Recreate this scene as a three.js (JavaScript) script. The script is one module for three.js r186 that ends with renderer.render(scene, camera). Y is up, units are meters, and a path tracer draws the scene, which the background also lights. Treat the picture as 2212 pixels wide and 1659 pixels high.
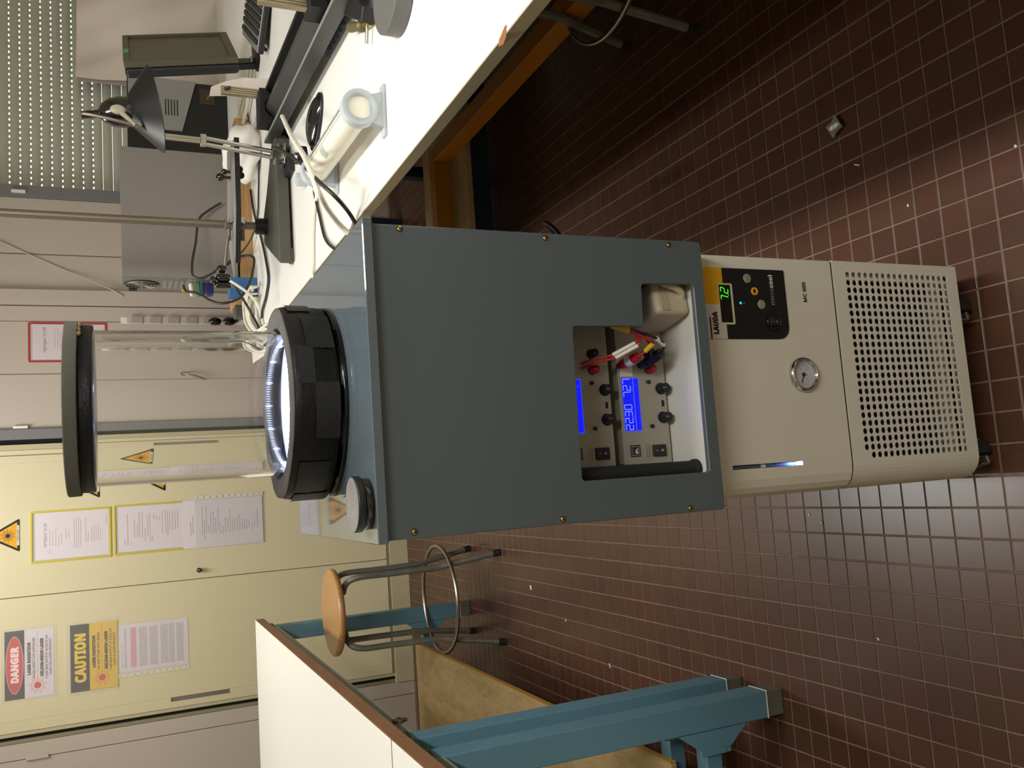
import * as THREE from 'three';
import { RoundedBoxGeometry } from 'three/addons/geometries/RoundedBoxGeometry.js';
import { RectAreaLightUniformsLib } from 'three/addons/lights/RectAreaLightUniformsLib.js';
import { mergeGeometries } from 'three/addons/utils/BufferGeometryUtils.js';
import { Brush, Evaluator, SUBTRACTION } from 'three-bvh-csg';

// ------------------------------------------------------------------ camera, sky, lamps, exposure
const scene = new THREE.Scene();
const renderer = new THREE.WebGLRenderer({ antialias: true });
renderer.toneMapping = THREE.LinearToneMapping;
renderer.toneMappingExposure = 1.0;
renderer.shadowMap.enabled = true;
RectAreaLightUniformsLib.init();

const FOCAL = 1879.5, IMG_H = 1659;
const camera = new THREE.PerspectiveCamera(2 * Math.atan(IMG_H / 2 / FOCAL) * 180 / Math.PI, 2212 / 1659, 0.05, 60);
{ // hand-held phone, turned on its side: the world's up points to the left of the picture
  const yaw = -0.12054, pitch = -0.41837, roll = -0.02086;
  const R = new THREE.Matrix4().makeRotationY(yaw).multiply(new THREE.Matrix4().makeRotationX(pitch)).multiply(new THREE.Matrix4().makeRotationZ(roll));
  R.multiply(new THREE.Matrix4().makeRotationZ(-Math.PI / 2));
  camera.quaternion.setFromRotationMatrix(R);
  camera.position.set(-0.544, 1.35876, 1.56729);
}
scene.background = new THREE.Color(0.9, 0.97, 1.0);      // overcast daylight behind the roller shutter
scene.backgroundIntensity = 2.2;

const LAMP_COLOR = new THREE.Color(1.0, 0.99, 0.95);
const CEIL = 2.75;
// [x, z, width along x, length along z, radiance]
const LAMPS = [
  [0.16, 0.45, 0.2, 1.25, 42],
  [0.16, 2.15, 0.2, 1.25, 40],
  [-0.64, -1.85, 0.2, 1.25, 36],
];

// ------------------------------------------------------------------ helpers
const V = (x, y, z) => new THREE.Vector3(x, y, z);
let seed = 7;
const rnd = () => { seed = (seed + 0x6d2b79f5) | 0; let t = Math.imul(seed ^ (seed >>> 15), 1 | seed); t = (t + Math.imul(t ^ (t >>> 7), 61 | t)) ^ t; return ((t ^ (t >>> 14)) >>> 0) / 4294967296; };
const rr = (a, b) => a + (b - a) * rnd();
const used = new Map();
function numbered(n) { const k = used.get(n) || 0; used.set(n, k + 1); return k ? n + '_' + String(k).padStart(3, '0') : n; }
function flat(g) {
  let r = g.index ? g.toNonIndexed() : g.clone();
  for (const k of Object.keys(r.attributes)) if (!['position', 'normal', 'uv'].includes(k)) r.deleteAttribute(k);
  if (!r.attributes.normal) r.computeVertexNormals();
  if (!r.attributes.uv) r.setAttribute('uv', new THREE.BufferAttribute(new Float32Array(r.attributes.position.count * 2), 2));
  r.morphAttributes = {}; r.clearGroups();
  return r;
}
const join = (l) => (Array.isArray(l) ? (l.length === 1 ? l[0] : mergeGeometries(l.map(flat), false)) : l);
function obj(name, g, m, parent) {
  const o = new THREE.Mesh(join(g), m);
  o.name = parent ? name : numbered(name);
  o.castShadow = o.receiveShadow = true;
  (parent || scene).add(o);
  return o;
}
function tag(o, label, category, group) { o.userData.label = label; o.userData.category = category; if (group) o.userData.group = group; return o; }
function thing(name, label, category, pos = [0, 0, 0], ry = 0, group) {
  const o = new THREE.Group(); o.name = numbered(name); o.position.set(...pos); o.rotation.y = ry;
  scene.add(o); return tag(o, label, category, group);
}
function struct(name, g, m) { const o = obj(name, g, m); o.userData.kind = 'structure'; return o; }
function structGroup(name) { const o = new THREE.Group(); o.name = numbered(name); o.userData.kind = 'structure'; scene.add(o); return o; }
// boxes are given by their limits
function box(x0, x1, y0, y1, z0, z1, r = 0.0015) {
  const w = Math.abs(x1 - x0), h = Math.abs(y1 - y0), d = Math.abs(z1 - z0);
  r = Math.min(r, w * 0.45, h * 0.45, d * 0.45);
  const g = r > 0 ? new RoundedBoxGeometry(w, h, d, 1, r) : new THREE.BoxGeometry(w, h, d);
  return g.translate((x0 + x1) / 2, (y0 + y1) / 2, (z0 + z1) / 2);
}
const bx = (w, h, d, x, y, z, r) => box(x - w / 2, x + w / 2, y - h / 2, y + h / 2, z - d / 2, z + d / 2, r);
function cyl(a, b, r0, r1 = r0, seg = 20) { // between two points
  const A = V(...a), B = V(...b), L = A.distanceTo(B);
  const g = new THREE.CylinderGeometry(r1, r0, L, seg);
  g.applyQuaternion(new THREE.Quaternion().setFromUnitVectors(V(0, 1, 0), B.clone().sub(A).normalize()));
  return g.translate((A.x + B.x) / 2, (A.y + B.y) / 2, (A.z + B.z) / 2);
}
function lathe(p, seg = 40) { return new THREE.LatheGeometry(p.map((q) => new THREE.Vector2(q[0], q[1])), seg); }
function tube(p, r, n = p.length * 8, seg = 8, closed = false) { return new THREE.TubeGeometry(new THREE.CatmullRomCurve3(p.map((q) => V(...q)), closed, 'centripetal'), n, r, seg, closed); }
function rod(p, r, seg = 10) { // round-cornered pipe through points, with closed ends
  const t = tube(p, r, p.length * 12, seg);
  return mergeGeometries([flat(t), flat(new THREE.SphereGeometry(r, seg, 6).translate(...p[0])), flat(new THREE.SphereGeometry(r, seg, 6).translate(...p[p.length - 1]))], false);
}
function poly(pts, holes = []) {
  const s = new THREE.Shape(pts.map((q) => new THREE.Vector2(q[0], q[1])));
  for (const h of holes) s.holes.push(h instanceof THREE.Path ? h : new THREE.Path(h.map((q) => new THREE.Vector2(q[0], q[1]))));
  return s;
}
function roundPoly(pts, r) { // polygon with rounded corners
  const o = [], n = pts.length, rad = Array.isArray(r) ? r : pts.map(() => r);
  for (let i = 0; i < n; i++) {
    const p = new THREE.Vector2(...pts[i]), a = new THREE.Vector2(...pts[(i + n - 1) % n]), b = new THREE.Vector2(...pts[(i + 1) % n]);
    if (!rad[i]) { o.push([p.x, p.y]); continue; }
    const da = a.clone().sub(p).normalize(), db = b.clone().sub(p).normalize();
    const s = p.clone().addScaledVector(da, rad[i]), e = p.clone().addScaledVector(db, rad[i]);
    for (let k = 0; k <= 5; k++) { const t = k / 5, u = 1 - t; o.push([u * u * s.x + 2 * u * t * p.x + t * t * e.x, u * u * s.y + 2 * u * t * p.y + t * t * e.y]); }
  }
  return o;
}
function ext(shape, depth, bevel = 0, seg = 12) {
  return new THREE.ExtrudeGeometry(shape, { depth: depth - 2 * bevel, bevelEnabled: bevel > 0, bevelSize: bevel, bevelOffset: -bevel, bevelThickness: bevel, bevelSegments: 1, curveSegments: seg }).translate(0, 0, bevel);
}
// plan outline [x, z] extruded from y0 up to y1
function plan(pts, y0, y1, bevel = 0, holes = []) {
  const f = (l) => l.map((q) => [q[0], -q[1]]);
  return ext(poly(f(pts), holes.map(f)), y1 - y0, bevel).rotateX(-Math.PI / 2).translate(0, y0, 0);
}

// ------------------------------------------------------------------ textures and materials
const canvas = (w, h) => { const c = document.createElement('canvas'); c.width = w; c.height = h; return [c, c.getContext('2d')]; };
function ctex(c, repeat) {
  const t = new THREE.CanvasTexture(c); t.colorSpace = THREE.SRGBColorSpace; t.magFilter = THREE.LinearFilter;
  if (repeat) { t.wrapS = t.wrapT = THREE.RepeatWrapping; t.repeat.set(...repeat); }
  return t;
}
function noiseTex(n, lo, hi, scales, srgb = false) { // tileable value noise, grey
  const d = new Uint8Array(n * n * 4), grids = scales.map(([c, w]) => ({ c, w, v: Array.from({ length: c * c }, rnd) }));
  const W = scales.reduce((s, q) => s + q[1], 0), sm = (t) => t * t * (3 - 2 * t);
  for (let y = 0; y < n; y++) for (let x = 0; x < n; x++) {
    let s = 0;
    for (const { c, w, v } of grids) {
      const fx = x / n * c, fy = y / n * c, ix = Math.floor(fx), iy = Math.floor(fy), tx = sm(fx - ix), ty = sm(fy - iy);
      const at = (i, j) => v[(j % c) * c + (i % c)];
      s += w * ((at(ix, iy) * (1 - tx) + at(ix + 1, iy) * tx) * (1 - ty) + (at(ix, iy + 1) * (1 - tx) + at(ix + 1, iy + 1) * tx) * ty);
    }
    const q = Math.max(0, Math.min(255, (lo + (hi - lo) * s / W) * 255)), o = (y * n + x) * 4;
    d[o] = d[o + 1] = d[o + 2] = q; d[o + 3] = 255;
  }
  const t = new THREE.DataTexture(d, n, n); t.wrapS = t.wrapT = THREE.RepeatWrapping; t.magFilter = THREE.LinearFilter; t.minFilter = THREE.LinearMipmapLinearFilter; t.generateMipmaps = true;
  if (srgb) t.colorSpace = THREE.SRGBColorSpace;
  t.needsUpdate = true; return t;
}
const rep = (t, x, y) => { const c = t.clone(); c.repeat.set(x, y); c.needsUpdate = true; return c; };
const fineNoise = noiseTex(256, 0.2, 0.8, [[8, 1], [32, 1], [128, 1]]);
const roughNoise = noiseTex(256, 0.55, 1.0, [[6, 1], [20, 1], [64, 0.7]]);
const mottle = noiseTex(256, 0.72, 1.0, [[5, 1], [17, 0.8], [60, 0.7]], true);
const scuff = noiseTex(256, 0.4, 1.0, [[3, 1], [9, 1.2], [40, 0.8], [128, 0.5]], true);

const S = (hex, rough = 0.6, metal = 0, o = {}) => new THREE.MeshStandardMaterial({ color: hex, roughness: rough, metalness: metal, ...o });
const P = (hex, o) => new THREE.MeshPhysicalMaterial({ color: hex, ...o });
const M = {
  tile: S(0xffffff, 0.3),
  grout: S(0x8f7866, 0.85, 0, { map: rep(mottle, 9, 9), bumpMap: rep(fineNoise, 40, 40), bumpScale: 0.0006 }),
  ceiling: S(0xe9e4d6, 0.95), sideWall: S(0xd9d0b8, 0.9),
  cream: S(0xd6cba8, 0.62), creamEdge: S(0xbdb392, 0.6), pale: S(0xbfb3a8, 0.6), paleEdge: S(0xa79d94, 0.6), greyPost: S(0x77777a, 0.55), black: S(0x0b0b0b, 0.6),
  blackGap: S(0x050505, 0.9), olive: S(0x8a8468, 0.7), brownStrip: S(0x8d7a6a, 0.7), pull: S(0xa29d94, 0.35, 0.7),
  laminate: S(0xf1efe8, 0.38), laminateEdge: S(0xb7ab8b, 0.55), edgeBrown: S(0xa97a55, 0.55, 0, { map: rep(mottle, 3, 3) }),
  blue: S(0x5f8a9c, 0.42), footGrey: S(0x66645c, 0.75), bolt: S(0x7e7c72, 0.4, 0.8), railGrey: S(0x97a39d, 0.45, 0.2), navy: S(0x1e2d3f, 0.5),
  mustard: S(0xb5720f, 0.4), shelfTan: S(0xd9bb86, 0.6, 0, { map: rep(mottle, 2, 2) }), shelfEdge: S(0xc79a4a, 0.6), woodPale: S(0xd2a46b, 0.6),
  cabinet: S(0x515a5e, 0.4), cabinetLid: P(0x555f65, { roughness: 0.035, ior: 1.55 }), cutEdge: S(0x70767f, 0.5), whiteIn: S(0xdedcd0, 0.5), darkIn: S(0x1b1b1a, 0.8),
  brass: S(0xc2a866, 0.3, 1), chrome: S(0xd6d6d6, 0.12, 1), steel: S(0xa9a49a, 0.3, 1), dullSteel: S(0x8d857a, 0.42, 0.9), stoolPaint: S(0xa09f94, 0.5, 0.1, { map: rep(scuff, 3, 6) }),
  beige: S(0xcfcbbd, 0.5, 0, { bumpMap: rep(fineNoise, 60, 60), bumpScale: 0.00015 }), seam: S(0x3a342c, 0.9), rubber: S(0x1a1a19, 0.8), blackPlastic: S(0x17181a, 0.45), blackGloss: P(0x0b0b0d, { roughness: 0.18, clearcoat: 0.6, clearcoatRoughness: 0.1 }),
  neoprene: P(0x0c0c0d, { roughness: 0.6, specularIntensity: 0.55, bumpMap: rep(fineNoise, 4, 2), bumpScale: 0.0015, roughnessMap: rep(roughNoise, 3, 2) }), foamGrey: S(0x6a675f, 0.95, 0, { bumpMap: rep(fineNoise, 20, 20), bumpScale: 0.0015 }), glue: S(0x8a6f4a, 0.8),
  glass: P(0xffffff, { roughness: 0, transmission: 1, thickness: 0.004, ior: 1.49, attenuationColor: new THREE.Color(0.82, 0.95, 0.88), attenuationDistance: 0.12 }),
  acrylic: P(0xe8e2c8, { roughness: 0.05, transmission: 1, thickness: 0.02, ior: 1.49, attenuationColor: new THREE.Color(0.75, 0.66, 0.45), attenuationDistance: 0.05 }),
  pane: P(0xffffff, { roughness: 0.0, transmission: 1, thickness: 0, ior: 1.45 }),
  felt: S(0xcfd2da, 1), led: new THREE.MeshStandardMaterial({ color: 0xffffff, emissive: new THREE.Color(0.8, 0.87, 1), emissiveIntensity: 40 }),
  psu: S(0x9c978a, 0.5), white: S(0xe7e4dd, 0.5), whiteCable: S(0xe9e4d4, 0.45), greyCable: S(0x8d8d88, 0.5), blackCable: S(0x2a2926, 0.45), red: S(0xb3251d, 0.4), yellow: S(0xe2b81c, 0.5), green: S(0x1f7a4a, 0.5), blueBox: S(0x2f679c, 0.6), navyPlug: S(0x1f1f66, 0.4),
  pcGrey: S(0x86807a, 0.55), pcEdge: S(0x9c968f, 0.5), pcMetal: S(0x8f9088, 0.35, 0.7), pcBlack: S(0x131313, 0.5), silver: S(0x9a9a9b, 0.45, 0.4), screen: S(0x4a473a, 0.3),
  castIron: S(0x4a4a42, 0.5), optic: S(0x3c3d3d, 0.42, 0.3), opticDark: S(0x101011, 0.6), opticLight: S(0xa7aaa2, 0.4, 0.5), alu: S(0xb3a68c, 0.35, 0.85), plate: S(0x8f8c8a, 0.5, 0.1),
  frost: P(0xd9e0e4, { roughness: 0.5, transmission: 0.45, thickness: 0, ior: 1.45 }), tubeWhite: S(0xefe9d8, 0.4), clothWhite: S(0xe6dbd2, 0.9, 0, { side: THREE.DoubleSide }), wrap: P(0xb9c2d6, { roughness: 0.15, transmission: 0.55, thickness: 0, ior: 1.4 }),
  paper: S(0xd9d0d4, 0.7), pocket: P(0xffffff, { roughness: 0.12, transmission: 0.93, thickness: 0, ior: 1.4 }), yellowFrame: S(0xc9b83a, 0.5), redFrame: S(0xb5272b, 0.5), grime: S(0x7d7a72, 0.9),
};
M.shutter = S(0xb9bbaa, 0.55);
M.lampDiffuser = new THREE.MeshStandardMaterial({ color: 0xffffff, emissive: LAMP_COLOR, emissiveIntensity: 5 });

const boldText = (g, t, x, y, k = 0.06) => { g.save(); g.lineJoin = 'round'; g.lineWidth = parseFloat(/([\d.]+)px/.exec(g.font)[1]) * k; g.strokeStyle = g.fillStyle; g.strokeText(t, x, y); g.fillText(t, x, y); g.restore(); };
function print(w, h, px, draw, rough = 0.6) { // flat print: w, h in metres, px pixels per metre; returns a material
  const [c, g] = canvas(Math.round(w * px), Math.round(h * px));
  g.textBaseline = 'middle'; g.textAlign = 'center';
  draw(g, c.width, c.height);
  return S(0xffffff, rough, 0, { map: ctex(c) });
}
function decal(w, h, px, draw) { // lettering printed straight on a surface, clear between the letters
  const m = print(w, h, px, draw, 0.55); m.transparent = true; return m;
}
function sheet(name, w, h, t, front, side, parent) { // thin sheet facing +z with a print on its front
  const g = new THREE.BoxGeometry(w, h, t);
  return obj(name, g, [side, side, side, side, front, side], parent);
}
const face = (w, h, x, y, z) => new THREE.PlaneGeometry(w, h).translate(x, y, z);

// ------------------------------------------------------------------ room shell
const X0 = -2.6, X1 = 2.6, Z0 = -2.986, Z1 = 3.3, T = 0.054;
{
  const floor = structGroup('floor');
  obj('floor_slab', box(X0 - 0.2, X1 + 0.2, -0.15, -0.0012, Z0 - 0.2, Z1 + 0.2, 0), M.grout, floor);
  const s = T / 2 - 0.0016, b = 0.0006, H = -0.006;
  const pos = [], top = [[-s + b, 0, -s + b], [s - b, 0, -s + b], [s - b, 0, s - b], [-s + b, 0, s - b]], mid = [[-s, -b * 0.7, -s], [s, -b * 0.7, -s], [s, -b * 0.7, s], [-s, -b * 0.7, s]], low = mid.map((p) => [p[0], H, p[2]]);
  const quad = (a, bq, c, d) => pos.push(...a, ...bq, ...c, ...a, ...c, ...d);
  quad(top[0], top[3], top[2], top[1]);
  for (let i = 0; i < 4; i++) { const j = (i + 1) % 4; quad(top[i], top[j], mid[j], mid[i]); quad(mid[i], mid[j], low[j], low[i]); }
  const tg = new THREE.BufferGeometry(); tg.setAttribute('position', new THREE.Float32BufferAttribute(pos, 3));
  tg.setAttribute('uv', new THREE.Float32BufferAttribute(pos.reduce((o, v, i) => { if (i % 3 === 0) o.push(v / T + 0.5); if (i % 3 === 2) o.push(v / T + 0.5); return o; }, []), 2));
  tg.computeVertexNormals();
  const cols = Array.from({ length: 10 }, (_, i) => new THREE.Color().setRGB(0.080, 0.034, 0.019).multiplyScalar(0.93 + 0.015 * i).offsetHSL((i % 3 - 1) * 0.006, 0, 0));
  const mats = cols.map((c) => { const m = M.tile.clone(); m.color.copy(c); return m; });
  const cam = new THREE.Matrix4().multiplyMatrices(camera.projectionMatrix, camera.matrixWorldInverse);
  camera.updateMatrixWorld(true); camera.updateProjectionMatrix(); cam.multiplyMatrices(camera.projectionMatrix, camera.matrixWorldInverse);
  const near = [], far = [];
  for (let i = Math.floor(X0 / T); i < X1 / T; i++) for (let j = Math.ceil(Z0 / T); j < Z1 / T; j++) {
    const p = V((i + 0.5) * T, 0, (j + 0.5) * T), q = p.clone().applyMatrix4(cam), d = p.distanceTo(camera.position);
    const underMachine = p.x > -0.6 && p.x < -0.23 && p.z > 0.0 && p.z < 0.5, behindLeftLeg = p.x < -1.06 && p.z > -0.2;
    const seen = p.z < 1.4 && Math.abs(q.x) < 1.02 && Math.abs(q.y) < 1.02 && !underMachine && !behindLeftLeg;
    (seen ? near : far).push({ p, d, k: Math.floor(rnd() * 10) });
  }
  near.sort((a, b) => a.d - b.d);
  far.push(...near.splice(300));
  for (const { p, k } of near) { const o = obj('floor_tile', tg, mats[k], floor); o.position.copy(p); }
  const inst = new THREE.InstancedMesh(tg, M.tile, far.length); inst.name = 'floor_tiles_beyond'; inst.userData.kind = 'stuff'; inst.castShadow = inst.receiveShadow = true;
  far.forEach(({ p, k }, i) => { inst.setMatrixAt(i, new THREE.Matrix4().makeTranslation(p.x, p.y, p.z)); inst.setColorAt(i, cols[k]); });
  floor.add(inst);

  struct('ceiling', box(X0 - 0.2, X1 + 0.2, CEIL, CEIL + 0.15, Z0 - 0.4, Z1 + 0.2, 0), M.ceiling);
  struct('wall_left', box(X0 - 0.15, X0, 0, CEIL, Z0 - 0.2, Z1 + 0.15, 0), M.sideWall);
  struct('wall_right', box(X1, X1 + 0.15, 0, CEIL, Z0 - 0.2, Z1 + 0.15, 0), M.sideWall);
  struct('wall_back', box(X0 - 0.15, X1 + 0.15, 0, CEIL, Z1, Z1 + 0.15, 0), M.sideWall);

  // far wall with its window opening, clad in panels
  const WX0 = 1.0, WX1 = 2.35, WY0 = 1.03, WY1 = 2.5;
  const wall = structGroup('wall_far');
  const zc = Z0 - 0.012;
  obj('wall_core', [box(X0, WX0, 0, CEIL, Z0 - 0.2, zc, 0), box(WX1, X1, 0, CEIL, Z0 - 0.2, zc, 0), box(WX0, WX1, 0, WY0, Z0 - 0.2, zc, 0), box(WX0, WX1, WY1, CEIL, Z0 - 0.2, zc, 0)], M.pale, wall);
  const panel = (x0, x1, y0, y1, m = M.pale, z = Z0, zb = zc) => obj('panel', box(x0, x1, y0, y1, zb, z, 0.0015), m, wall);
  panel(0.676, 0.945, 0, CEIL); panel(0.497, 0.670, 0, CEIL);
  panel(0.425, 0.497, 0, CEIL, M.pale, Z0 + 0.03); panel(0.352, 0.421, 0, CEIL, M.pale, Z0 + 0.012);
  panel(0.104, 0.350, 0.1, CEIL, M.pale, Z0 - 0.004); panel(-0.153, 0.100, 0.1, CEIL, M.pale, Z0 - 0.004);
  panel(-2.6, -1.616, 0, CEIL, M.pale); panel(-1.613, -1.545, 0, CEIL, M.pale);
  const post = (n, x0, x1, m, z) => { const o = struct(n, box(x0, x1, 0, CEIL, zc - 0.003, z, 0.002), m); return o; };
  post('trim_1', -0.203, -0.155, M.greyPost, Z0 + 0.02);
  post('trim_2', -0.224, -0.2035, M.blackGap, Z0 - 0.008);
  post('trim_3', -0.250, -0.2245, M.creamEdge, Z0 + 0.004); post('trim_4', -0.274, -0.2505, M.cream, Z0 - 0.004);
  post('trim_5', -1.512, -1.495, M.creamEdge, Z0 + 0.002); post('trim_6', -1.527, -1.5125, M.blackGap, Z0 - 0.008); post('trim_7', -1.544, -1.5275, M.olive, Z0 - 0.002);
  struct('trim_8', box(-1.495, -0.274, 0.1005, 0.1145, zc - 0.004, Z0 + 0.004, 0.001), M.brownStrip);
  struct('baseboard_far', box(-1.544, -0.224, 0, 0.1, zc - 0.004, Z0 + 0.012, 0.002), M.creamEdge);
  // the two cream cupboard doors with recessed pulls
  for (const [x0, x1, hx, n] of [[-0.909, -0.276, -0.300, 'door_1'], [-1.494, -0.912, -1.456, 'door_2']]) {
    const d = structGroup(n);
    const leaf = obj('door_leaf', [box(x0, hx - 0.0095, 0.1155, 2.5, Z0 - 0.010, Z0 + 0.006, 0.0012), box(hx + 0.0095, x1, 0.1155, 2.5, Z0 - 0.010, Z0 + 0.006, 0.0012), box(hx - 0.0096, hx + 0.0096, 0.1155, 0.923, Z0 - 0.010, Z0 + 0.006, 0), box(hx - 0.0096, hx + 0.0096, 1.19, 2.5, Z0 - 0.010, Z0 + 0.006, 0)], M.cream, d);
    obj('pull_recess', [box(hx - 0.0095, hx + 0.0095, 0.923, 1.19, Z0 - 0.0115, Z0 - 0.0095, 0), box(hx - 0.0098, hx - 0.007, 0.923, 1.19, Z0 - 0.01, Z0 + 0.0065, 0)], M.pull, leaf);
    if (n === 'door_1') {
      const k = obj('door_knob', lathe([[0, 0], [0.007, 0], [0.007, 0.012], [0.011, 0.014], [0.0115, 0.024], [0.009, 0.028], [0, 0.028]], 20).rotateX(Math.PI / 2).translate(-0.868, 1.05, Z0 + 0.006), M.blackPlastic, d);
      obj('lock_face', lathe([[0, 0], [0.005, 0], [0.005, 0.001], [0, 0.001]], 14).rotateX(Math.PI / 2).translate(-0.868, 1.05, Z0 + 0.034), M.steel, k);
    }
    obj('top_panel', box(x0, x1, 2.503, CEIL, zc, Z0, 0.001), M.cream, d);
  }
  // lever on the grey panel door
  const dh = structGroup('door_3');
  obj('door_handle', [lathe([[0, 0], [0.012, 0], [0.012, 0.008], [0.006, 0.012], [0.006, 0.03], [0, 0.03]], 18).rotateX(Math.PI / 2).translate(0.136, 1.062, Z0 - 0.004), rod([[0.136, 1.062, Z0 + 0.022], [0.125, 1.035, Z0 + 0.028], [0.103, 0.99, Z0 + 0.026], [0.096, 0.978, Z0 + 0.02]], 0.006)], M.steel, dh);
  // little latch tabs
  struct('trim_9', [box(0.962, 0.975, 1.77, 1.83, Z0, Z0 + 0.03, 0.002)], M.white);
  struct('trim_10', [box(-0.153, -0.139, 1.77, 1.83, Z0 - 0.004, Z0 + 0.014, 0.002)], M.white);
  struct('trim_11', [box(-1.62, -1.605, 1.70, 1.79, Z0, Z0 + 0.012, 0.002)], M.pale);

  // window: dark frame, glass, perforated roller shutter
  const win = structGroup('window_1');
  obj('window_frame', [box(0.946, WX0 + 0.003, 0.9, WY1 + 0.05, zc - 0.06, Z0 + 0.012, 0.002), box(WX1, WX1 + 0.05, 0.9, WY1 + 0.05, zc - 0.06, Z0 + 0.012, 0.002), box(WX0, WX1, WY1, WY1 + 0.05, zc - 0.06, Z0 + 0.012, 0.002)], M.greyPost, win);
  obj('window_sill', box(0.946, WX1, WY0 - 0.03, WY0 + 0.012, zc - 0.06, Z0 + 0.02, 0.003), M.white, win);
  obj('pane', box(WX0, WX1, WY0, WY1, Z0 - 0.032, Z0 - 0.028, 0), M.pane, win);
  const pitch = 0.0455, dot = 0.0287;
  for (let k = 0; k * pitch + WY0 < WY1 - 0.001; k++) {
    const y0 = WY0 + k * pitch, y1 = Math.min(WY1, y0 + pitch), open = y0 > 1.43, parts = [];
    const pr = []; // curved slat profile [z, y]
    for (let i = 0; i <= 6; i++) { const t = i / 6; pr.push([0.006 * Math.sin(Math.PI * t), y0 + (y1 - y0 - (open ? 0.0062 : 0.0012)) * t]); }
    const sh = poly([...pr, [pr[6][0] - 0.004, pr[6][1]], [pr[0][0] - 0.004, pr[0][1]]]);
    parts.push(ext(sh, WX1 - WX0).rotateY(-Math.PI / 2));
    parts[0].computeBoundingBox(); const bb = parts[0].boundingBox;
    parts[0].translate(WX0 - bb.min.x, 0, Z0 - 0.075 - bb.min.z);
    if (open) for (let x = WX0 - dot / 2 + (k % 2) * 0.004; x < WX1; x += dot) parts.push(box(Math.max(WX0, x), Math.min(WX1, x + dot - 0.0115), y1 - 0.0066, y1 + 0.0006, Z0 - 0.077, Z0 - 0.074, 0));
    obj('shutter_slat', parts, M.shutter, win);
  }
}

// ------------------------------------------------------------------ ceiling lamps
for (const [x, z, w, l, L] of LAMPS) {
  const where = x > 0 ? ['above the bench edge', z < 1 ? 'over the glass cylinder' : 'behind the camera'] : ['above the stool', 'near the far wall'];
  const t = thing('ceiling_lamp', 'long white ceiling lamp ' + where.join(' '), 'lamp', [x, CEIL - 0.07, z]);
  obj('housing', box(-w / 2 - 0.015, w / 2 + 0.015, 0.006, 0.07, -l / 2 - 0.02, l / 2 + 0.02, 0.004), M.white, t);
  obj('light_diffuser', box(-w / 2, w / 2, 0, 0.0058, -l / 2, l / 2, 0.002), M.lampDiffuser, t);
  const a = new THREE.RectAreaLight(LAMP_COLOR, L, w, l);
  a.position.set(x, CEIL - 0.078, z); a.rotation.x = -Math.PI / 2; a.castShadow = true; a.name = 'ceiling_lamp_light';
  scene.add(a);
}

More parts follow.
